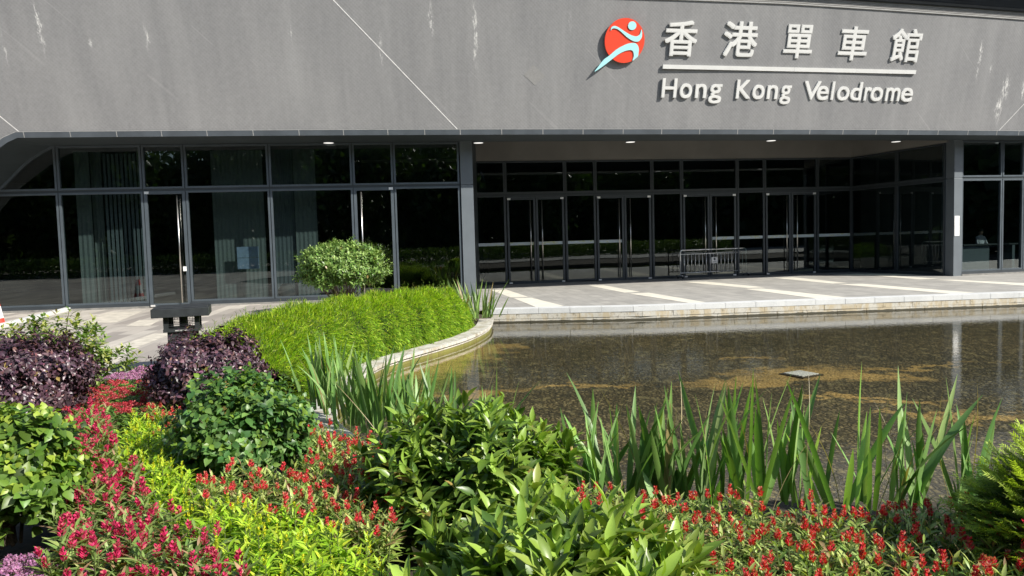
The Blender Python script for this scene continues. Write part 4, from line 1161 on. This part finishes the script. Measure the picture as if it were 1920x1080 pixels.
# low ramp kerb at left
k0, k1 = onz(146, 578), onz(12, 613)
rk = MB(); dd_ = k1 - k0; rk.wallbox((0, 0), tuple(dd_[:2] * 1.4), 0, .10, .08, .08); o = rk.build('ramp_kerb', M['granite_top'], bevel=.01); o.location = (k0[0], k0[1], 0)
tag(o, 'pale granite kerb running out from the glazing at the far left', 'kerb')

# ================================================================== PLANTS
G1, G2, G3 = (.035, .085, .012), (.06, .13, .018), (.10, .19, .02)
# round bush on stems in front of the glazing
bush('round_bush', 'round green bush on bare stems standing in front of the glazed doors', 'bush', (onz(645, 585)[0], 18.0, 0), (1.05, .95, .62), 1.12, 2100, 7, .10, .040,
     [(.10, .18, .04), (.15, .25, .06), (.22, .33, .09)], [.35, .4, .25], M['leaf_gloss'], 11, 'ovate', zmin=-.75, shell=.42, lump=.10, tipcol=(.33, .46, .14), stems=60)
# purple shrubs
PUR = [(.055, .028, .040), (.085, .045, .060), (.13, .075, .090), (.16, .08, .075)]
def purple(lab, X, Y, rad, zc, seed, shoots=2300):
    return bush('purple_shrub', lab, 'shrub', (X, Y, -.05), rad, zc, shoots, 6, .055, .030, PUR, [.35, .35, .2, .1], M['leaf_dull'], seed, 'ovate', tilt=(45, 110), bend=.3, zmin=-.8, shell=.34, lump=.17, stems=40, group=None, axis_up=.1, jit=.3)
q = onz(52, 800); purple('dark purple leaved shrub at the left, beside the yellow green leafy plant', q[0], q[1] + .1, (.54, .5, .42), .48, 21)
q = onz(388, 785); purple('dark purple leaved shrub between the bollard lamp and the green shrub', q[0] - .06, q[1] + .2, (.56, .52, .41), .45, 22)
# round leaved green shrubs
def greens(lab, X, Y, rad, zc, seed, shoots, L=.068, cols=None, tip=(.16, .26, .03)):
    return bush('green_shrub', lab, 'shrub', (X, Y, -.05), rad, zc, shoots, 6, L, L * .68, cols or [(.06, .14, .036), (.10, .20, .05), (.16, .28, .07)], [.35, .4, .25], M['leaf'], seed, 'ovate', tilt=(40, 95), bend=.2, zmin=-.85, shell=.4, lump=.2, tipcol=tip, axis_up=.35, stems=24)
q = onz(452, 895); greens('dense green shrub with oval leaves in front of the right purple shrub', q[0] - .02, q[1] + .15, (.47, .45, .40), .38, 31, 1150)
q = onz(30, 1010); greens('light green shrub at the left edge beside the pink flowers', q[0] - .12, q[1] + .1, (.42, .42, .36), .42, 32, 900, .075, [(.07, .14, .02), (.11, .2, .03), (.17, .27, .04)], (.30, .40, .05))
q = onz(40, 1200); greens('small light green shrub in the bottom left corner under the pentas', q[0] - .3, q[1] + .1, (.22, .2, .16), .12, 33, 200, .055)
# airy variegated plant behind the left purple shrub
q = onz(100, 735); bush('leafy_plant', 'airy yellow green plant behind the left purple shrub beside the path', 'plant', (q[0] - .1, q[1] + .2, -.05), (.78, .4, .52), .36, 800, 7, .10, .042,
     [(.10, .17, .03), (.16, .25, .05), (.30, .36, .12)], [.4, .35, .25], M['leaf'], 41, 'ovate', shell=.6, lump=.3, tipcol=(.42, .45, .12), stems=60, axis_up=.9)
# glossy pointed leaved shrubs in the middle foreground
GL = [(.075, .14, .022), (.13, .21, .03), (.20, .29, .045), (.29, .38, .07)]
q = onz(880, 1010)
bush('glossy_shrub', 'large glossy dark green shrub with pointed leaves before the pond', 'shrub', (q[0] - .0, q[1] + .35, -.10), (.60, .5, .43), .34, 640, 8, .145, .050, GL, [.3, .32, .25, .13], M['leaf_gloss'], 51, 'lance', tilt=(22, 75), zmin=-.6, shell=.5, lump=.2, tipcol=(.26, .40, .06), axis_up=1.0, stems=50, fold=.35)
bush('glossy_shrub', 'nearest glossy shrub with long upright pointed leaves at the bottom middle', 'shrub', (.12, 2.80, -.05), (.58, .40, .37), .28, 430, 9, .175, .056, GL, [.15, .3, .32, .23], M['leaf_gloss'], 52, 'lance', tilt=(18, 62), zmin=-.5, shell=.5, lump=.12, tipcol=(.30, .44, .07), axis_up=1.3, stems=40, fold=.38)

# trimmed feathery hedge along the pond wall
def hedge():
    rng = np.random.default_rng(61)
    E_ = np.array(edge); E_ = E_[(E_[:, 1] < 16.2) & (E_[:, 1] > 8.6)]
    cum = np.concatenate([[0], np.cumsum(np.linalg.norm(np.diff(E_, axis=0), axis=1))]); qq = np.linspace(0, cum[-1], 60)
    E_ = np.stack([np.interp(qq, cum, E_[:, 0]), np.interp(qq, cum, E_[:, 1])], 1)
    wid = np.interp(np.linspace(0, 1, 60), [0, .1, .3, .6, .85, 1], [.42, .66, .86, 1.08, 1.08, .7])
    T = np.gradient(E_, axis=0); T /= np.linalg.norm(T, axis=1, keepdims=True)
    S_ = E_ + np.stack([T[:, 1], -T[:, 0]], 1) * (wid + .31)[:, None]
    for _ in range(6): S_[1:-1] = (S_[:-2] + S_[1:-1] * 2 + S_[2:]) / 4
    T = np.gradient(S_, axis=0); T /= np.linalg.norm(T, axis=1, keepdims=True); R_ = np.stack([-T[:, 1], T[:, 0]], 1)   # towards the pond
    hgt = np.interp(np.linspace(0, 1, len(S_)), [0, .05, .3, .6, .85, 1], [.50, .72, .80, .79, .70, .35])
    root = empty('hedge', (S_[20][0], S_[20][1], 0), 'long bright green clipped feathery hedge along the curved pond wall', 'hedge'); O_ = np.array([S_[20][0], S_[20][1], 0])
    def surf(n, inner):
        u = rng.random(n) * (len(S_) - 1); i = u.astype(int); f = (u - i)[:, None]
        c = S_[i] * (1 - f) + S_[np.minimum(i + 1, len(S_) - 1)] * f; r = R_[i]; w_ = wid[i]; h_ = hgt[i]
        a = rng.uniform(-.06, math.pi + .06, n); k = 2.05
        cx = np.sign(np.cos(a)) * np.abs(np.cos(a)) ** (2 / k); cz = np.abs(np.sin(a)) ** (2 / k)
        s = inner * (1 + .05 * np.sin(u * .9 + a * 3) + .04 * np.sin(u * 2.3 + a * 5))
        p = np.concatenate([c + r * (cx * w_ * s)[:, None], (cz * (h_ + .10) * s - .20)[:, None]], 1)
        nrmv = nrm(np.concatenate([r * (cx / w_)[:, None], (cz / h_)[:, None]], 1)); t3 = np.concatenate([T[i], np.zeros((n, 1))], 1)
        return p - O_, nrmv, t3, cx
    P, Nn, T3, cx = surf(125000, 1.0)
    P -= Nn * (rng.random(len(P))[:, None] ** 1.2 * .15 + .01)
    D = nrm(Nn * .70 + T3 * .30 + np.array([.35, -.25, 0]) + np.array([0, 0, 1.0]) * (.25 - .75 * np.clip(cx, 0, 1))[:, None] + rng.normal(0, .30, P.shape))
    side = np.clip(cx, 0, 1)[:, None]
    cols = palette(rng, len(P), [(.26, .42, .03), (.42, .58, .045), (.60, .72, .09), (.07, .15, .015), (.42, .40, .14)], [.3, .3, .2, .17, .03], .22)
    dark_cols = palette(rng, len(P), [(.14, .27, .025), (.23, .39, .04), (.38, .54, .08), (.04, .09, .012)], [.35, .3, .17, .18], .2); flank = rng.random(len(P)) < np.clip(cx * 1.1 - .45, 0, .6); cols[flank] = dark_cols[flank]  # pond-side shade painted in: darker needle colours toward the flank
    thin = (rng.random(len(P)) < .35) & (cx > .5); P[thin] -= Nn[thin] * .08
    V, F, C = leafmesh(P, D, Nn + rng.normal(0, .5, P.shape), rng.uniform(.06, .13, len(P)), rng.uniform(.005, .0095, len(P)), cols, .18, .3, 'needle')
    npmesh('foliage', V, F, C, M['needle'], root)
    # stray shoots above the clipped surface
    P, Nn, T3, cx = surf(420, 1.0); keep = Nn[:, 2] > .5; P, Nn = P[keep], Nn[keep]; n = len(P); parts = []
    for k in range(9):
        t = k / 8; q = P + np.array([0, 0, 1.0]) * t * .14 + rng.normal(0, .012, P.shape)
        parts.append(leafmesh(q, nrm(rng.normal(0, 1, P.shape) + np.array([0, 0, 1.2])), rdirs(rng, n), .05, .007, palette(rng, n, [(.12, .22, .03), (.2, .22, .06)], [.6, .4]), .1, .2, 'needle'))
    npmesh('loose_shoots', *cat3(parts), M['needle'], root)
    # dark woody core so that no daylight shows through the clipped mass
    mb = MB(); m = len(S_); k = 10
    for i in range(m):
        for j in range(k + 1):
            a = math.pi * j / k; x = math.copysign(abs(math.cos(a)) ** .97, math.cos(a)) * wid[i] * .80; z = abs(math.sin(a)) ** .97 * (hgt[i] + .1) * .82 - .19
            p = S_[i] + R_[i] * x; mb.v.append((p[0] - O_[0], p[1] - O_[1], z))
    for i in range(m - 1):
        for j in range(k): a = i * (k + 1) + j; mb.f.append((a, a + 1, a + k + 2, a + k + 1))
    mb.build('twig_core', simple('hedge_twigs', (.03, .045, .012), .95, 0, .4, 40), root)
hedge()

# iris clumps
IR = [(.15, .27, .07), (.21, .36, .10), (.11, .21, .055), (.30, .45, .16)]
def iris(X, Y, seed, n, hmin, hmax, label, z=-.08, spread=.16, w=.032, cols=IR, dry=3, lean=.16):
    rng = np.random.default_rng(seed)
    root = empty('iris_clump', (X, Y, z), label, 'iris', 'iris clumps along the pond')
    fan = rng.uniform(0, math.pi)
    P = np.stack([rng.normal(0, spread * .6, n), rng.normal(0, spread * .45, n), np.zeros(n)], 1)
    D = nrm(np.stack([rng.normal(0, lean, n) + P[:, 0] * .9, rng.normal(0, lean * .8, n) + P[:, 1] * .6, np.ones(n)], 1))
    az = fan + rng.normal(0, .6, n); Nn = np.stack([np.cos(az), np.sin(az), np.zeros(n)], 1)
    Nn = Nn * np.sign((Nn * D).sum(1, keepdims=True) + 1e-6) * -1
    L_ = rng.uniform(hmin, hmax, n) * np.where(rng.random(n) < .3, rng.uniform(.45, .8, n), 1)
    cols_i = palette(rng, n, cols, None, .15); br_i = rng.random(n) < .05; cols_i[br_i] = (.30, .24, .10)
    V, F, C = leafmesh(P, D, Nn, L_, rng.uniform(.7, 1.25, n) * w, cols_i, np.where(rng.random(n) < .15, rng.uniform(.2, .55, n), rng.uniform(-.02, .14, n)), .30, 'iris')
    npmesh('blades', V, F, C, M['leaf'], root)
    if dry:
        P = np.stack([rng.normal(0, spread * .6, dry), rng.normal(0, spread * .4, dry), np.zeros(dry)], 1); D = nrm(np.stack([rng.normal(0, .28, dry), rng.normal(0, .2, dry), np.ones(dry)], 1))
        V, F, C = leafmesh(P, D, rdirs(rng, dry), rng.uniform(.5, .9, dry), .006, palette(rng, dry, [(.35, .28, .14), (.25, .22, .1)]), .3, .3, 'iris')
        npmesh('dry_blades', V, F, C, M['leaf'], root)
    return root
PROF['iris'] = [.75, .95, 1.0, 1.0, .95, .82, .5, .02]
ir = [(-2.05, 7.75, 24, .65, .95, 'iris clump nearest the hedge and the purple shrub'), (-1.75, 7.35, 26, .65, .98, 'second iris clump from the hedge, below the coping'),
      (-1.5, 6.95, 26, .65, .98, 'third iris clump from the hedge, crowded upright blades'), (-1.2, 6.7, 24, .65, .98, 'fourth iris clump from the hedge, before the mossy wall'),
      (-.9, 6.2, 24, .6, .98, 'iris clump just left of the glossy dark shrub, crossing the coping'), (-.65, 6.0, 20, .5, .8, 'iris clump rising behind the left shoulder of the glossy dark shrub'),
      (-.2, 5.6, 10, .6, .78, 'few iris blades rising behind the top of the glossy dark shrub'), (.42, 5.0, 18, .5, .8, 'iris clump against the right shoulder of the glossy dark shrub'),
      (.68, 4.85, 24, .5, .82, 'dense iris clump right of the glossy dark shrub'), (.95, 4.72, 26, .5, .8, 'dense iris clump with cut blade above the red flowers'),
      (1.22, 4.66, 20, .5, .86, 'iris clump with slender blades left of the tallest clump'), (1.50, 4.62, 20, .6, .98, 'tallest iris clump before the drain cover'),
      (1.80, 4.6, 13, .5, .9, 'iris clump with two blades leaning right'), (2.15, 4.55, 13, .5, .95, 'iris clump with pale pointed blade leaning left'),
      (2.42, 4.5, 14, .5, .95, 'iris clump with dark straight blade near the right'), (2.78, 4.45, 11, .5, .88, 'iris clump next to the feathery golden bush')]
for i, (X, Y, n_, h0_, h1_, lab) in enumerate(ir): iris(X, Y, 100 + i, int(n_ * (1.05 if i < 7 else 1.0)), h0_ - (.04 if i < 7 else .1), h1_ - (.12 if i < 5 else .03), lab, spread=.16, w=.043 if i < 7 else .045, lean=.12 if i < 7 else .16)
q = onz(890, 598, -.1); iris(q[0] + .02, q[1] + .1, 130, 60, .6, .98, 'iris clump at the pond end of the clipped hedge', spread=.36, w=.042, cols=[(.2, .32, .08), (.3, .42, .13), (.12, .2, .06)])

# feathery golden conifer at the right edge
def conifer():
    rng = np.random.default_rng(71); root = empty('golden_conifer', (2.66, 3.30, -.05), 'feathery golden green conifer bush at the right edge', 'conifer')
    n = 2100; d = rdirs(rng, n * 2); d = d[d[:, 2] > -.45][:n]; n = len(d)
    rad = np.array([.56, .55, .54]); rr = 1 - .45 * rng.random(n) ** 1.7; base = d * rad * rr[:, None] * .86 + np.array([0, 0, .22])
    ax = nrm(d * np.array([1, 1, .55]) + np.array([-.15, -.1, .18]) + rng.normal(0, .2, (n, 3))); sd = nrm(np.cross(ax, np.array([0, 0, 1.0]) + rng.normal(0, .3, (n, 3)))); up = np.cross(sd, ax)
    Ls = rng.uniform(.10, .18, n); parts = []; K = 15
    dark_cols = [(.035, .075, .012), (.05, .10, .014)]; 
    for k in range(K):
        t = k / (K - 1); p = base + ax * (Ls * t)[:, None] - up * (Ls * .25 * t * t)[:, None] * -.3
        for s in (-1, 1):
            D = nrm(ax * .8 + sd * s * .75 + up * rng.normal(.1, .2, (n, 1)))
            c = palette(rng, n, dark_cols, None, .15); tipc = np.array([.42, .54, .08]) * rng.uniform(.7, 1.2, (n, 1)); m = np.clip((rr[:, None] - .66) * 4, 0, 1) * np.clip(t * 1.4, 0, 1) * np.clip(d[:, 2:3] * 2 + .9, .1, 1); c = c * (1 - m) + tipc * m
            parts.append(leafmesh(p, D, up, Ls * (.30 - .14 * t), .0065, c, .1, .1, 'needle'))
    npmesh('foliage', *cat3(parts), M['needle'], root)
    mb = MB()
    for i in rng.choice(n, 70, replace=False): mb.tube([(0, 0, 0), base[i] * .6, base[i]], [.012, .006, .003], 5)
    mb.build('stems', M['stem'], root)
conifer()

# ---- bedding plants: prototypes and copies
def celosia_proto(name, label, cat, group, leafcols, wts, spikecols, nsp, seed, h=.27, leafL=.085, leafW=.021, nst=5, spike=(.035, .012), nleaf=11):
    rng = np.random.default_rng(seed); root = empty(name, (0, 0, -50), label, cat, group); parts = []; mb = MB(); tips = []
    for s in range(nst):
        a = rng.uniform(0, 6.28); r = rng.uniform(.01, .085); top = np.array([r * math.cos(a), r * math.sin(a), h * rng.uniform(.72, 1.05)]); b = top * np.array([.3, .3, 0])
        mb.tube([b, (b + top) / 2, top], [.004, .0035, .002], 5); tips.append(top)
        n = nleaf; t = np.linspace(.35, 1.0, n); P = b + (top - b) * t[:, None]; ang = np.arange(n) * 2.4 + rng.uniform(0, 6); tl = np.radians(80 - 42 * t + rng.normal(0, 10, n))
        rd = np.stack([np.cos(ang), np.sin(ang), np.zeros(n)], 1); D = rd * np.sin(tl)[:, None] + np.array([0, 0, 1.0]) * np.cos(tl)[:, None]
        NN = np.array([0, 0, 1.0]) * np.sin(tl)[:, None] - rd * np.cos(tl)[:, None]
        L_ = leafL * rng.uniform(.7, 1.15, n) * (1.05 - .45 * np.maximum(t - .7, 0) / .3); parts.append(leafmesh(P, D, NN, L_, leafW * L_ / leafL, palette(rng, n, leafcols, wts, .18), .28, .25, 'lance'))
    V, F, C = cat3(parts); npmesh('foliage', V, F, C, M['leaf'], root); mb.build('stems', M['gstem'], root)
    for s in range(nsp):
        tp = tips[s % nst] + (0 if s < nst else rng.normal(0, .018, 3) - np.array([0, 0, .02])); n = 34; t = rng.random(n); ang = rng.uniform(0, 6.28, n); H_ = spike[0] * rng.uniform(.7, 1.35); R2 = spike[1]
        P = np.stack([np.cos(ang) * R2 * .3 * (1 - t * .7), np.sin(ang) * R2 * .3 * (1 - t * .7), t * H_], 1); D = np.stack([np.cos(ang), np.sin(ang), np.full(n, 1.1 + 0 * t)], 1)
        V, F, C = leafmesh(P, D, rdirs(rng, n), R2 * 1.5 * (1.1 - .5 * t), R2 * .55, palette(rng, n, spikecols, None, .14), .1, .2, 'needle')
        npmesh('flower_spike', V, F, C, M['petal'], root, loc=tuple(tp))
    return root
def copy_thing(root, loc, rz, sc_, label=None, tilt=(0, 0)):
    r = root.copy(); COL.objects.link(r); r.location = loc; r.rotation_euler = (tilt[0], tilt[1], rz); r.scale = (sc_,) * 3
    if label: r['label'] = label
    for c in root.children:
        d = c.copy(); COL.objects.link(d); d.parent = r
    return r
LG = [(.27, .37, .08), (.40, .49, .15), (.15, .24, .05), (.34, .24, .11)]; LW = [.38, .3, .22, .10]
LP = [(.20, .29, .07), (.33, .42, .14), (.12, .19, .045), (.32, .20, .11)]
RED = [(.66, .035, .06), (.76, .07, .08), (.50, .03, .05), (.66, .15, .11), (.55, .24, .16)]; PNK = [(.50, .02, .10), (.66, .05, .16), (.36, .02, .07), (.52, .13, .14)]; YEL = [(.66, .62, .03), (.52, .6, .03)]
YG = [(.31, .46, .03), (.43, .58, .045), (.23, .38, .02)]
labR = 'celosia with small red flower spikes over green leaves in the mixed bed'
gR = 'red celosias'
kinds = {
 'red': ([celosia_proto('red_celosia', 'red celosia with slim upright spikes over pale green leaves', 'celosia', 'red celosias in the flower bed', LG, LW, RED, n_, s_, spike=(.045, .015), leafL=.09) for n_, s_ in ((2, 201), (1, 202), (2, 203))]),
 'pink': ([celosia_proto('pink_celosia', 'magenta celosia with plump spikes over dark narrow leaves on the left', 'celosia', 'magenta celosias in the flower bed', LP, LW, PNK, n_, s_, h=.29, spike=(.05, .017), leafL=.11, leafW=.024, nst=6) for n_, s_ in ((3, 211), (2, 212), (4, 213))]),
 'yel': ([celosia_proto('yellow_celosia', 'lime yellow leaved celosia in the diagonal bright band', 'celosia', 'lime yellow celosias in the flower bed', YG, None, YEL, n_, s_, h=.28, spike=(.045, .008), leafL=.105, leafW=.025) for n_, s_ in ((1, 221), (1, 222), (2, 223))]),
}
def pentas_proto(name, label, cat, group, cols, seed, h=.22, nfl=5, rr=.035):
    rng = np.random.default_rng(seed); root = empty(name, (0, 0, -50), label, cat, group); n = 60; t = rng.random(n); ang = rng.uniform(0, 6.28, n)
    P = np.stack([rng.normal(0, .045, n), rng.normal(0, .045, n), h * (.25 + .65 * t)], 1); D = np.stack([np.cos(ang), np.sin(ang), rng.uniform(.1, .9, n)], 1)
    V, F, C = leafmesh(P, D, np.array([0, 0, 1.0]) + rng.normal(0, .3, (n, 3)), .055, .022, palette(rng, n, [(.10, .19, .04), (.17, .28, .06)], None, .2), .2, .2, 'ovate'); npmesh('foliage', V, F, C, M['leaf'], root)
    for s in range(nfl):
        a = rng.uniform(0, 6.28); r = rng.uniform(.02, .10); m = 60; d = rdirs(rng, m); d[:, 2] = np.abs(d[:, 2])
        P = d * np.array([rr, rr, rr * .6]) * rng.uniform(.5, 1, (m, 1)); V, F, C = leafmesh(P, nrm(d + rng.normal(0, .9, d.shape)), d, .014, .009, palette(rng, m, cols, None, .18), .1, .1, 'needle')
        npmesh('flower_head', V, F, C, M['petal'], root, loc=(r * math.cos(a), r * math.sin(a), h * rng.uniform(.92, 1.1)))
    return root
kinds['purplef'] = [pentas_proto('mauve_pentas', 'mauve pentas with domed flower heads', 'pentas', 'mauve pentas in the flower bed', [(.38, .16, .31), (.48, .25, .40)], s_) for s_ in (231, 232)]
kinds['redf'] = [pentas_proto('crimson_pentas', 'crimson pentas between the two purple shrubs', 'pentas', 'crimson pentas between the purple shrubs', [(.48, .05, .06), (.38, .03, .05), (.52, .16, .15)], s_, nfl=2, rr=.034) for s_ in (241, 242)]
def inside(pt, poly):
    x, y = pt; c = False; n = len(poly); j = n - 1
    for i in range(n):
        xi, yi = poly[i]; xj, yj = poly[j]
        if (yi > y) != (yj > y) and x < (xj - xi) * (y - yi) / (yj - yi) + xi: c = not c
        j = i
    return c
used_first = {}
taken = []
def fill(kind, polypx, zc, spacing, seed, smin=.85, smax=1.15, zg=-.07, cap=400):
    rng = np.random.default_rng(seed); poly = [tuple(onz(x, y, zc)[:2]) for x, y in polypx]
    xs_ = [p[0] for p in poly]; ys_ = [p[1] for p in poly]; cnt = 0
    y = min(ys_)
    row = 0
    while y < max(ys_):
        x = min(xs_) + (spacing / 2 if row % 2 else 0)
        while x < max(xs_):
            q = (x + rng.normal(0, spacing * .16), y + rng.normal(0, spacing * .16)); x += spacing
            if not inside(q, poly): continue
            if any((q[0] - a) ** 2 + (q[1] - b) ** 2 < (spacing * .6) ** 2 for a, b in taken): continue
            taken.append(q); ps = kinds[kind]; k = rng.integers(len(ps)); s = rng.uniform(smin, smax)
            loc = (q[0], q[1], zg); rz = rng.uniform(0, 6.28)
            if (kind, k) not in used_first: used_first[(kind, k)] = 1; r = ps[k]; r.location = loc; r.rotation_euler = (0, 0, rz); r.scale = (s, s, s)
            else: copy_thing(ps[k], loc, rz, s, None, (rng.normal(0, .06), rng.normal(0, .06)))
            cnt += 1
        y += spacing * .87; row += 1
    print('fill', kind, cnt)
fill('yel', [(262, 782), (310, 785), (330, 860), (375, 935), (480, 945), (600, 975), (670, 1010), (745, 1090), (790, 1190), (560, 1160), (430, 1040), (370, 1000), (300, 930), (235, 850), (225, 800)], .2, .125, 301)
fill('pink', [(140, 760), (225, 785), (235, 850), (300, 930), (370, 1000), (430, 1040), (540, 1130), (620, 1250), (60, 1250), (110, 1050), (120, 930), (110, 830)], .2, .135, 302)
fill('pink', [(470, 1040), (560, 1040), (660, 1130), (860, 1190), (860, 1280), (480, 1250), (420, 1060)], .2, .135, 306)
fill('red', [(570, 790), (740, 830), (760, 900), (740, 1000), (640, 1000), (560, 985), (450, 960), (340, 945), (330, 880), (450, 880), (560, 870), (590, 830)], .2, .125, 303)
fill('red', [(265, 755), (345, 765), (350, 830), (310, 835)], .2, .125, 307)
fill('red', [(1065, 900), (1200, 925), (1450, 942), (1700, 955), (1980, 955), (2150, 1250), (1330, 1250), (1200, 1120), (1100, 1010)], .18, .132, 304)
fill('redf', [(140, 745), (215, 715), (300, 712), (295, 765), (240, 785), (150, 780)], .15, .135, 305)
fill('purplef', [(185, 708), (300, 690), (310, 715), (215, 722)], .15, .15, 308)
fill('purplef', [(0, 1050), (60, 1020), (150, 1040), (200, 1085), (210, 1200), (0, 1200)], .15, .13, 309)
for (kd, k) in [(a, b) for a in kinds for b in range(len(kinds[a]))]:
    if (kd, k) not in used_first:
        r = kinds[kd][k]
        for c in list(r.children): bpy.data.objects.remove(c)
        bpy.data.objects.remove(r)

# ================================================================== BEHIND THE CAMERA (what the glass mirrors)
def tree(X, Y, h, r, seed, label):
    rng = np.random.default_rng(seed); root = empty('park_tree', (X, Y, 0), label, 'tree', 'trees of the park facing the entrance')
    mb = MB(); mb.tube([(0, 0, 0), (.1, 0, h * .3), (0, .1, h * .6), (0, 0, h * .85)], [.25, .2, .13, .05], 8)
    for k in range(7):
        a = rng.uniform(0, 6.28); z = h * rng.uniform(.35, .6); mb.tube([(0, 0, z), (r * .4 * math.cos(a), r * .4 * math.sin(a), z + h * .12), (r * .75 * math.cos(a), r * .75 * math.sin(a), z + h * .22)], [.09, .06, .02], 6)
    mb.build('trunk', M['stem'], root)
    nc = 46; cc_ = rdirs(rng, nc) * np.array([r, r, h * .48]) * (rng.random((nc, 1)) ** .4) * .9 + np.array([0, 0, h * .52]); n = 7500; i = rng.integers(nc, size=n)
    P = cc_[i] + rng.normal(0, r * .17, (n, 3)); V, F, C = leafmesh(P, rdirs(rng, n), rdirs(rng, n), rng.uniform(.3, .6, n), .3, palette(rng, n, [(.035, .075, .015), (.06, .11, .02), (.025, .05, .012)], None, .2), .2, .2, 'needle')
    npmesh('crown', V, F, C, M['leaf'], root)
tl = [(-34, -16, 13, 5, 'tall'), (-27, -20, 12, 5.2, 'broad'), (-20, -17, 14, 5, 'dense'), (-13, -21, 12, 5.4, 'round'), (-7, -18, 13, 5, 'dark'), (-.5, -22, 14, 5.6, 'spreading'), (6, -19, 12, 5.2, 'full'), (12.5, -23, 14, 5.4, 'leafy'), (19, -21, 13, 5.4, 'bushy'), (26, -26, 14, 5.6, 'wide'), (33, -24, 13, 5.4, 'low'), (40, -28, 14, 5.6, 'far')]
for i, (X, Y, h, r, ad) in enumerate(tl): tree(X, Y, h, r, 400 + i, '%s park tree number %s behind the viewpoint' % (ad, ['one', 'two', 'three', 'four', 'five', 'six', 'seven', 'eight', 'nine', 'ten', 'eleven', 'twelve'][i]))
rng = np.random.default_rng(77); hb = empty('park_hedge', (0, -9, 0), 'clipped park hedge across the path behind the viewpoint', 'hedge'); n = 30000
P = np.stack([rng.uniform(-32, 34, n), rng.uniform(-.9, .9, n), rng.uniform(0, 1.25, n)], 1); P[:, 1] += .6 * np.sin(P[:, 0] * .2)
V, F, C = leafmesh(P, rdirs(rng, n), rdirs(rng, n), .16, .09, palette(rng, n, [(.06, .12, .02), (.11, .17, .03)], None, .2), .1, .1, 'needle'); npmesh('foliage', V, F, C, M['leaf'], hb)

rng = np.random.default_rng(78); n = 120000  # leaf belt added out of view to keep sky out of reflections
th = rng.uniform(math.radians(-190), math.radians(28), n); rr_ = 62 + rng.uniform(-3, 3, n) + 4 * np.sin(th * 9)
P = np.stack([rr_ * np.cos(th), 14 + rr_ * np.sin(th), rng.random(n) * 15 * (.8 + .15 * np.sin(th * 17) + .08 * np.sin(th * 41))], 1)
V, F, C = leafmesh(P, rdirs(rng, n), rdirs(rng, n), rng.uniform(.8, 1.5, n), 1.1, palette(rng, n, [(.03, .065, .014), (.05, .09, .02)], None, .25), .1, .1, 'needle')
tag(npmesh('backdrop', V, F, C, M['leaf'], None), 'added unseen woodland beyond the park behind the viewpoint', 'backdrop', None, 'stuff')
